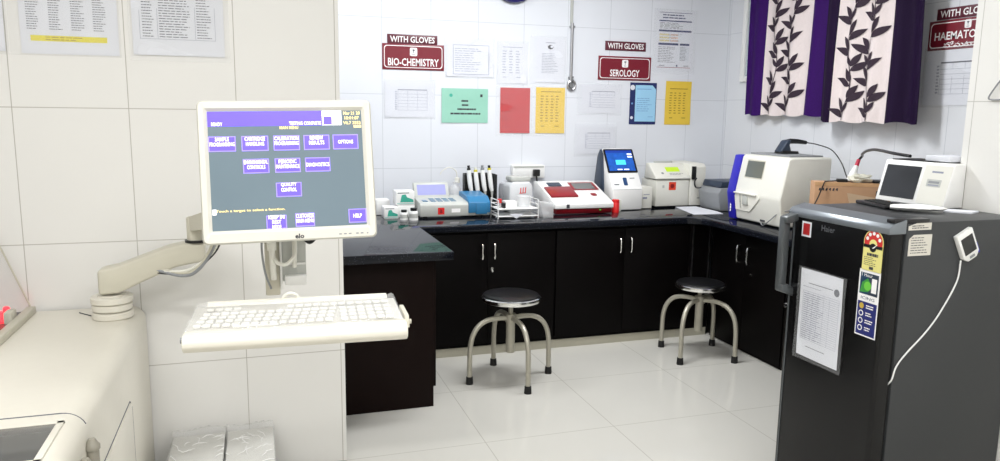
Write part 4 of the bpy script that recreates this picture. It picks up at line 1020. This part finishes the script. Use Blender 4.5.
# two tier tray rack
t = thing('tray_rack', 'white two-tier wire tray with small items on top', 'rack', (1.64, 4.70, Z))
rk = MB()
for z in (Z+.012, Z+.06): rk.box(1.492, 1.78, 4.63, 4.80, z, z+.006, bev=.002); 
rk.build('shelf', WHITEP, t)
for x in (1.496, 1.776):
    for y in (4.635, 4.795):
        MB().cyl((x, y, Z), (x, y, Z+.125), .004, n=10).build('upright', WHITEP, t)
ra = MB()
for z in (Z+.035, Z+.09, Z+.122):
    ra.cyl((1.496, 4.635, z), (1.496, 4.795, z), .003, n=8); ra.cyl((1.776, 4.635, z), (1.776, 4.795, z), .003, n=8)
    if z != Z+.122: ra.cyl((1.496, 4.795, z), (1.776, 4.795, z), .003, n=8)
ra.build('rail', WHITEP, t)
tag(MB().prism([(1.565, Z+.034), (1.665, Z+.034), (1.615, Z+.002)], 'y', 4.612, 4.617).build('paper_corner', PAPER, loc=(1.615, 4.615, Z)), 'white triangular paper flap hanging in front of the wire tray', 'paper')
t = thing('sample_tube', 'small tube with a red cap on the left end of the wire tray', 'tube', (1.518, 4.68, Z+.066))
MB().lathe([(0, 0), (.012, 0), (.012, .04), (0, .04)], (1.518, 4.68, Z+.066), 14).build('tube', FROST, t)
MB().lathe([(0, .035), (.015, .035), (.015, .062), (0, .062)], (1.518, 4.68, Z+.066), 14).build('cap', REDX, t)
t = thing('slide_box', 'small white box with dark end on the wire tray', 'box', (1.585, 4.70, Z+.066))
MB().box(1.555, 1.635, 4.66, 4.74, Z+.066, Z+.112, bev=.003).build('box', WHITEP, t)
MB().box(1.54, 1.556, 4.66, 4.74, Z+.066, Z+.10, bev=.003).build('dark_end', BLACKP, t)
tag(MB().lathe([(0, 0), (.042, 0), (.044, .066), (.047, .070), (.045, .071), (.041, .066), (.039, .004), (0, .004)], (1.70, 4.72, Z+.0665), 28).build('beaker', FROST, loc=(1.70, 4.72, Z+.0665)), 'clear plastic beaker on the wire tray', 'beaker')
# clear drum with red marking
t = thing('clear_container', 'pale translucent container with red marking behind the wire tray', 'container', (1.74, 4.98, Z))
MB().prism([(1.665, Z), (1.838, Z), (1.838, Z+.185), (1.815, Z+.215), (1.69, Z+.215), (1.665, Z+.185)], 'y', 4.91, 5.06, bev=.012).build('container', mat('milky_plastic', s8(226, 228, 230), .25, alpha=.85), t)
MB().box(1.68, 1.825, 4.92, 5.05, Z+.2155, Z+.25, bev=.008).build('lid', LGREY, t)
mk = MB()
for i, x in enumerate((1.742, 1.760, 1.778)): mk.add([(x, 4.909, Z+.135), (x+.007, 4.909, Z+.135), (x+.009, 4.909, Z+.175+.004*i), (x+.002, 4.909, Z+.172)], [(0, 1, 2, 3)])
mk.add([(1.738, 4.909, Z+.132), (1.782, 4.909, Z+.136), (1.782, 4.909, Z+.141), (1.738, 4.909, Z+.138)], [(0, 1, 2, 3)])
mk.build('red_mark', REDX, t)
t = thing('grey_jar', 'round grey translucent jar beside the clear container', 'jar', (1.63, 5.14, Z))
MB().lathe([(0, 0), (.06, 0), (.062, .15), (.055, .185), (.03, .2), (0, .2)], (1.72, 5.13, Z), 28).build('jar', mat('grey_translucent', s8(196, 198, 204), .3, alpha=.8), t)
# socket box with plug
t = thing('wall_socket', 'white wall socket box behind the clear container', 'socket', (1.91, BW, 1.10))
MB().box(1.80, 2.055, BW-.055, BW, 1.06, 1.155, bev=.006).build('box', WHITEP, t)
MB().box(1.805, 2.045, BW-.058, BW-.054, 1.137, 1.15).build('top_edge', LGREY, t)
t = thing('power_plug', 'black power plug in the wall socket with its cord hanging down', 'plug', (1.98, BW-.06, 1.10))
MB().box(1.955, 2.005, BW-.09, BW-.056, 1.075, 1.125, bev=.006).build('plug', BLACKP, t)
MB().tube(spline([(1.98, BW-.075, 1.078), (1.985, BW-.075, 1.03), (1.99, BW-.06, .95), (2.02, BW-.05, .86)]), .006, 8).build('cord', BLACKP, t)
# plastic cup
tag(MB().prism([(1.800, Z), (1.872, Z), (1.872, Z+.098), (1.772, Z+.112)], 'y', 4.60, 4.70, bev=.003).build('waste_cup', FROST, loc=(1.83, 4.65, Z)), 'translucent white bin in front of the red and white analyzer', 'bin')
# red and white analyzer
t = thing('red_white_analyzer', 'white benchtop analyzer with dark red lids and base', 'analyzer', (2.13, 4.95, Z))
MB().prism([(4.74, Z+.004), (4.725, Z+.035), (4.78, Z+.05), (5.12, Z+.06), (5.12, Z+.004)], 'x', 1.945, 2.365, bev=.004).build('base', DRED, t)
MB().prism([(4.712, Z+.042), (4.712, Z+.076), (4.725, Z+.083), (5.06, Z+.196), (5.14, Z+.196), (5.14, Z+.06), (4.80, Z+.048)], 'x', 1.925, 2.37, bev=.006).build('housing', WHITEP, t)
ra_, rb_ = (4.725, Z+.083), (5.06, Z+.196)
def redtop(mb, out): return onslope(mb, 1.925, ra_[0], ra_[1], rb_[0], rb_[1], out)[0]
redtop(MB().box(.012, .215, .085, .245, 0, .014, bev=.004), .0).build('red_lid', DRED, t)
redtop(MB().rrect(.225, .425, .20, .335, .006, 0), .002).build('display_bezel', DRED, t)
redtop(MB().rrect(.245, .405, .215, .32, .004, 0), .0028).build('display', LCDGR, t)
redtop(MB().rrect(.06, .165, .27, .34, .01, 0), .0025).build('top_slot', SLATE, t)
redtop(MB().rrect(.325, .37, .10, .145, .015, 0), .0025).build('button', DRED, t)
redtop(MB().rect(.225, .33, .10, .15, 0).rect(.24, .4, .03, .055, 0), .002).build('name_label', LETTER, t)
MB().add([(2.012, 4.7105, Z+.047), (2.035, 4.7105, Z+.047), (2.035, 4.7105, Z+.074), (2.012, 4.7105, Z+.074)], [(0, 1, 2, 3)]).build('slot', INKD, t)
MB().cyl((2.27, 4.725, Z+.03), (2.27, 4.715, Z+.03), .005, n=12).build('indicator', mat('green_lamp', s8(60, 200, 60), .4, emit=.5), t)
# red tube holder and small white box
t = thing('red_canister', 'small red cylinder standing before the tall touch-screen analyzer', 'canister', (2.418, 4.78, Z))
MB().lathe([(0, 0), (.026, 0), (.027, .07), (.024, .074), (0, .074)], (2.418, 4.78, Z), 24).build('body', REDX, t)
MB().lathe([(0, .072), (.0265, .072), (.0265, .088), (.022, .092), (0, .092)], (2.418, 4.78, Z), 24).build('cap', REDX, t)
tag(MB().box(2.445, 2.475, 4.80, 4.86, Z, Z+.085, bev=.003).build('white_box', OFFW, loc=(2.46, 4.83, Z)), 'small off-white box just right of the red cylinder', 'box')
# tall touch-screen analyzer: narrow, front leaning back
t = thing('touch_screen_analyzer', 'tall white analyzer with a blue touch screen', 'analyzer', (2.56, 5.0, Z))
pa, pb = (4.885, Z+.165), (5.06, Z+.435)
MB().prism([(4.875, Z), (4.872, Z+.155), pa, pb, (5.085, Z+.437), (5.10, Z+.40), (5.10, Z)], 'x', 2.44, 2.68, bev=.008).build('front_housing', WHITEP, t)
MB().prism([(5.0, Z), (5.05, Z+.40), (5.09, Z+.435), (5.13, Z+.38), (5.17, Z+.2), (5.17, Z)], 'x', 2.425, 2.67, bev=.01).build('rear_housing', SLATE, t)
def tw(mb, out): return onslope(mb, 2.43, pa[0], pa[1], pb[0], pb[1], out)[0]
tw(MB().rrect(.004, .246, .118, .318, .010, 0), .0025).build('screen_bezel', BLACKP, t)
q = MB().rect(.020, .232, .135, .305, 0, 0).rect(.020, .232, .285, .305, .0004, 1).rect(.085, .165, .185, .225, .0004, 2)
q.rect(.19, .228, .268, .278, .0008, 3).rect(.19, .228, .246, .258, .0008, 3).rect(.085, .125, .142, .150, .0004, 3).rect(.14, .18, .142, .150, .0004, 3)
tw(q, .0032).build('screen', [SCRBL, SCRDB, SCRCY, SCRWH], t)
tw(MB().rrect(.108, .140, .015, .078, .006, 0), .0025).build('card_slot', mat('slot_blue', s8(40, 74, 120), .3), t)
tw(MB().rect(.03, .07, .018, .026, 0).rect(.165, .205, .07, .076, 0), .0025).build('name_label', INK, t)
MB().add([(2.44, 4.8708, Z+.149), (2.67, 4.8708, Z+.149), (2.67, 4.8708, Z+.151), (2.44, 4.8708, Z+.151)], [(0, 1, 2, 3)]).build('drawer_seam', MGREY, t)
# carton beside it
t = thing('white_carton', 'plain white carton between the tall touch-screen analyzer and the electrolyte analyzer', 'box', (2.74, 5.02, Z))
MB().box(2.695, 2.792, 4.93, 5.12, Z, Z+.16, bev=.003).build('carton', OFFW, t)
MB().add([(2.715, 4.9295, Z+.07), (2.75, 4.9295, Z+.07), (2.75, 4.9295, Z+.085), (2.715, 4.9295, Z+.085)], [(0, 1, 2, 3)]).add([(2.72, 4.9295, Z+.1), (2.77, 4.9295, Z+.1), (2.77, 4.9295, Z+.106), (2.72, 4.9295, Z+.106)], [(0, 1, 2, 3)]).build('printing', INKF, t)
# electrolyte analyzer
t = thing('electrolyte_analyzer', 'cream box analyzer with a green display and an orange label', 'analyzer', (3.04, 5.1, Z))
MB().prism([(4.975, Z+.006), (4.975, Z+.205), (5.20, Z+.205), (5.20, Z+.006)], 'x', 2.848, 3.13, bev=.005).build('lower_door', OFFW, t)
MB().prism([(4.962, Z+.21), (4.962, Z+.225), (5.09, Z+.325), (5.13, Z+.325), (5.15, Z+.21)], 'x', 2.838, 3.135, bev=.008).build('upper_panel', OFFW, t)
MB().prism([(4.972, Z+.006), (4.972, Z+.30), (5.0, Z+.325), (5.27, Z+.33), (5.27, Z+.006)], 'x', 3.137, 3.27, bev=.006).build('side_module', OFFW, t)
MB().box(2.86, 3.255, 5.0, 5.26, Z, Z+.008).build('foot', BLACKR, t)
MB().box(2.90, 3.05, 5.10, 5.128, Z+.324, Z+.338, bev=.004).build('top_cover', LGREY, t)
def is_(mb, out=.001): return onslope(mb, 2.835, 4.962, Z+.225, 5.09, Z+.325, out)[0]
is_(MB().rrect(.118, .232, .062, .112, .003, 0), .0015).build('display', LCDG, t)
is_(MB().disc(.075, .045, .011, 0), .0015).build('knob', MGREY, t)
is_(MB().lines(.13, .25, .022, .045, 2, 0, 0, .3, seed=2, fill=1), .0015).build('name_label', INK, t)
lb = MB().add([(2.955, 4.9735, Z+.128), (3.015, 4.9735, Z+.128), (3.015, 4.9735, Z+.188), (2.955, 4.9735, Z+.188)], [(0, 1, 2, 3)])
lb.add([(2.985+.018*math.cos(a), 4.973, Z+.158+.018*math.sin(a)) for a in [2*PI*i/6 for i in range(6)]], [tuple(range(6))], 1)
lb.build('hazard_label', [ORANGE, MATS['label_dark_red']], t)
MB().add([(2.90, 4.9735, Z+.145), (2.917, 4.9735, Z+.145), (2.917, 4.9735, Z+.165), (2.90, 4.9735, Z+.165)], [(0, 1, 2, 3)]).build('latch', LGREY, t)
MB().box(3.145, 3.18, 4.962, 4.976, Z+.205, Z+.305, bev=.003).build('dark_window', BLACKP, t)
MB().add([(3.20, 4.9705, Z+.06), (3.25, 4.9705, Z+.06), (3.25, 4.9705, Z+.066), (3.20, 4.9705, Z+.066)], [(0, 1, 2, 3)]).build('printing', INK, t)
# loose sheets on the worktop corner
tag(MB().prism([(3.00, 4.94), (2.905, 4.535), (3.135, 4.525), (3.168, 4.65), (3.172, 4.935)], 'z', Z+.0006, Z+.004).build('paper_stack', PAPER, loc=(3.07, 4.73, Z)), 'white sheets of paper lying flat on the worktop corner', 'paper')
# label printer
t = thing('label_printer', 'grey printer with a dark lid between the electrolyte analyzer and the blue-striped analyzer', 'printer', (3.32, 4.78, Z))
MB().prism([(3.20, Z), (3.175, Z+.13), (3.205, Z+.168), (3.50, Z+.168), (3.50, Z)], 'y', 4.66, 4.92, bev=.008).build('body', MGREY, t)
MB().prism([(3.20, Z+.168), (3.215, Z+.215), (3.48, Z+.215), (3.49, Z+.168)], 'y', 4.67, 4.91, bev=.008).build('lid', SLATE, t)
MB().tube(spline([(3.20, 4.90, Z+.15), (3.165, 4.935, Z+.15), (3.155, 4.94, Z+.19), (3.17, 4.94, Z+.22)]), .006, 8).build('cord', BLACKP, t)
# haematology analyzer
t = thing('haematology_analyzer', 'large white analyzer with a blue stripe standing on the right worktop', 'analyzer', (3.28, 4.06, Z))
hp_ = [(3.055, Z+.012), (3.03, Z+.185), (3.078, Z+.43), (3.10, Z+.442), (3.40, Z+.442), (3.40, Z+.012)]
MB().prism(hp_, 'y', 3.80, 4.262, bev=.022, seg=4).build('housing', CREAM, t)
MB().prism([(3.049, Z+.006), (3.022, Z+.186), (3.071, Z+.432), (3.10, Z+.436), (3.12, Z+.436), (3.12, Z+.006)], 'y', 4.264, 4.335, bev=.005).build('blue_stripe', BLUED, t)
MB().prism([(3.13, Z+.012), (3.13, Z+.436), (3.39, Z+.436), (3.39, Z+.012)], 'y', 4.264, 4.335, bev=.006).build('rear_panel', CREAM, t)
def hemu(mb, out=.0015):   # u to the near side from y=4.262, v up the upper front from the bulge
    a = math.atan2(.048, .245)
    return mb.xf(Matrix(((0, math.sin(a), -math.cos(a), 3.03-out), (-1, 0, 0, 4.262), (0, math.cos(a), math.sin(a), Z+.185), (0, 0, 0, 1))))
hemu(MB().rrect(.075, .245, .115, .222, .004, 0)).build('display', mat('display_grey', s8(98, 104, 102), .12), t)
hemu(MB().rrect(.068, .252, .108, .229, .006, 0), .0008).build('display_bezel', BEIGE2, t)
cvb = MB()
cvb.prism([(.012, .075), (.16, .075), (.19, .10), (.275, .175), (.24, .19), (.03, .195), (.012, .17)], 'z', .0, .002, bev=0)
M_ = Matrix(((0, -.14, -1, 3.052), (-1, 0, 0, 4.262), (0, 1, 0, Z), (0, 0, 0, 1)))
cvb.xf(M_).build('sample_bay', mat('bay_white', s8(248, 246, 236), .25), t)
nb = MB().box(3.02, 3.06, 4.11, 4.165, Z+.115, Z+.18, bev=.008).cyl((3.025, 4.19, Z+.19), (3.03, 4.19, Z+.13), .007, n=12).cyl((3.028, 4.19, Z+.13), (3.032, 4.19, Z+.09), .0025, n=8)
nb.build('sample_probe', LGREY, t)
MB().box(3.012, 3.05, 4.02, 4.25, Z+.184, Z+.196, bev=.005).build('bay_hood', CREAM, t)
MB().rrect(0, .05, 0, .012, .003, 0).xf(Matrix(((0, 0, -1, 3.0475), (-1, 0, 0, 4.0), (0, 1, 0, Z+.028), (0, 0, 0, 1)))).build('badge', INKD, t)
MB().lines(-.045, .045, -.006, .006, 1, 0, 0, .9, fill=1.2, gap=.1, seed=5).xf(Matrix(((0, -.14, -1, 3.034), (0, 1, 0, 4.30), (1, 0, 0, Z+.10), (0, 0, 0, 1)))).build('lettering', LETTER, t)
MB().box(3.13, 3.38, 3.86, 4.25, Z+.443, Z+.452, bev=.002).build('top_mat', MGREY, t)
ftt = MB()
for x in (3.09, 3.36):
    for y in (3.85, 4.28): ftt.lathe([(0, 0), (.018, 0), (.018, .013), (0, .013)], (x, y, Z), 14)
ftt.build('feet', BLACKR, t)
MB().tube(spline([(3.046, 3.99, Z+.02), (3.02, 3.93, Z+.012), (3.03, 3.88, Z+.05), (3.05, 3.83, Z+.10), (3.09, 3.79, Z+.12), (3.16, 3.79, Z+.125)]), .003, 8).build('tube_line', MGREY, t)
# barcode scanner on top
SZ = Z+.453
t = thing('barcode_scanner', 'black handheld barcode scanner on its stand on top of the blue-striped analyzer', 'scanner', (3.27, 4.08, SZ))
MB().prism([(3.21, SZ), (3.345, SZ), (3.34, SZ+.016), (3.22, SZ+.02)], 'y', 4.04, 4.12, bev=.004).build('foot', BLACKP, t)
MB().prism([(3.205, SZ+.012), (3.255, SZ+.085), (3.285, SZ+.09), (3.275, SZ+.055), (3.29, SZ+.015)], 'y', 4.045, 4.115, bev=.008).build('head', SLATE, t)
MB().tube([(3.262, 4.08, SZ+.074), (3.30, 4.08, SZ+.08), (3.36, 4.08, SZ+.078), (3.425, 4.08, SZ+.07)], [.014, .017, .015, .012], 14).build('handle', BLACKP, t)
MB().tube(spline([(3.42, 4.08, SZ+.071), (3.455, 4.02, SZ+.062), (3.43, 3.85, SZ+.035), (3.34, 3.66, SZ-.03), (3.27, 3.54, SZ-.09), (3.215, 3.46, SZ-.113)]), .0035, 8).build('cord', BLACKP, t)
# cardboard box behind the fridge and the things on it
CX, CY, CA = 2.985, 3.455, math.radians(-29.6)      # near left corner and turn of the box
def cb(x, y, z): return (CX+x*math.cos(CA)-y*math.sin(CA), CY+x*math.sin(CA)+y*math.cos(CA), z)
t = thing('cardboard_box', 'brown cardboard box on the worktop behind the fridge', 'box', (CX, CY, Z), (0, 0, CA)); ROOT[t.name] = (0, 0, 0)
MB().box(0, .40, 0, .13, .001, .33, bev=.003).build('carton', CARDB, t, world=False)
MB().box(-.001, .401, -.001, .006, .312, .3308).build('edge_flap', mat('cardboard_light', s8(208, 164, 120), .8), t, world=False)
MB().add([(.17, -.0016, .275), (.36, -.0016, .245), (.36, -.0016, .22), (.24, -.0016, .19), (.19, -.0016, .20)], [(0, 1, 2, 3, 4)]).build('packing_tape', mat('tape_film', s8(206, 178, 148), .2), t, world=False)
pr_ = MB()
for x in (.32, .345): pr_.add([(x, -.0016, .24), (x+.014, -.0016, .24), (x+.014, -.0016, .29), (x, -.0016, .29)], [(0, 1, 2, 3)])
for i in range(6): pr_.add([(.02+.018*i, -.0016, .285+.004*(i % 2)), (.03+.018*i, -.0016, .283), (.032+.018*i, -.0016, .30), (.023+.018*i, -.0016, .298)], [(0, 1, 2, 3)])
pr_.build('printing', INKD, t, world=False)
tag(MB().tube(spline([cb(.125, .04, Z+.339), cb(.09, .03, Z+.336), cb(.06, .01, Z+.335), cb(.045, -.008, Z+.325), cb(.02, -.012, Z+.25), cb(-.01, -.02, Z+.18)]), .0035, 8).build('adapter_lead', BLACKP, loc=(CX, CY, Z+.33)), 'thin black lead hanging over the left front corner of the cardboard box', 'cable')
t = thing('power_adapter', 'small black adapter on the cardboard box where the scanner cord ends', 'adapter', cb(.15, .05, Z+.331), (0, 0, CA)); ROOT[t.name] = (0, 0, 0)
MB().box(-.028, .028, -.018, .018, 0, .018, bev=.004).build('case', BLACKP, t, world=False)
t = thing('plastic_bundle', 'crumpled pale plastic bundle on the cardboard box', 'bundle', cb(.24, .05, Z+.331), (0, 0, CA)); ROOT[t.name] = (0, 0, 0)
mb = MB(); R = random.Random(5); vs = []; fs = []; n, k = 12, 14
for i in range(n+1):
    for j in range(k):
        a = 2*PI*j/k; b = PI*i/n; rr0 = 1+.28*math.sin(3*a+2*b)*math.sin(b*2)+R.uniform(-.12, .12)
        vs.append((.06*math.sin(b)*math.cos(a)*rr0, .045*math.sin(b)*math.sin(a)*rr0, max(0.0005, .022-.024*math.cos(b)*rr0)))
for i in range(n):
    for j in range(k): fs.append((i*k+j, i*k+(j+1) % k, (i+1)*k+(j+1) % k, (i+1)*k+j))
mb.add(vs, fs).build('bundle', mat('crumpled_film', s8(214, 212, 196), .3, bump=.5), t, ang=20, world=False)
t = thing('black_tray', 'small black tray on the far end of the cardboard box', 'tray', cb(.345, .06, Z+.331), (0, 0, CA)); ROOT[t.name] = (0, 0, 0)
MB().box(-.035, .05, -.045, .05, 0, .016, bev=.004).build('tray_body', BLACKP, t, world=False)
t = thing('sample_hose', 'curved black hose with a red collar and white cone nozzle above the cardboard box', 'hose', cb(.22, .09, Z+.331), (0, 0, 0)); ROOT[t.name] = (0, 0, 0)
ox, oy, oz = cb(.215, .09, Z+.331)
t.location = (0, 0, 0)
MB().tube([(ox-.015, oy, oz), (ox+.003, oy, oz+.05), (ox+.022, oy, oz+.095)], [.026, .02, .010], 14).build('nozzle', WHITEP, t, world=False)
MB().tube([(ox+.020, oy, oz+.09), (ox+.032, oy, oz+.125)], [.0115, .0105], 12).build('collar', mat('collar_red', s8(190, 40, 70), .4), t, world=False)
MB().tube(spline([(ox+.031, oy, oz+.122), (ox+.036, oy-.02, oz+.148), (3.10, 3.25, 1.347), (2.98, 3.1, 1.372), (2.877, 2.95, 1.388), (2.779, 2.8, 1.392), (2.67, 2.62, 1.39), (2.64, 2.50, 1.385)]), .007, 10).build('hose', BLACKP, t, world=False)
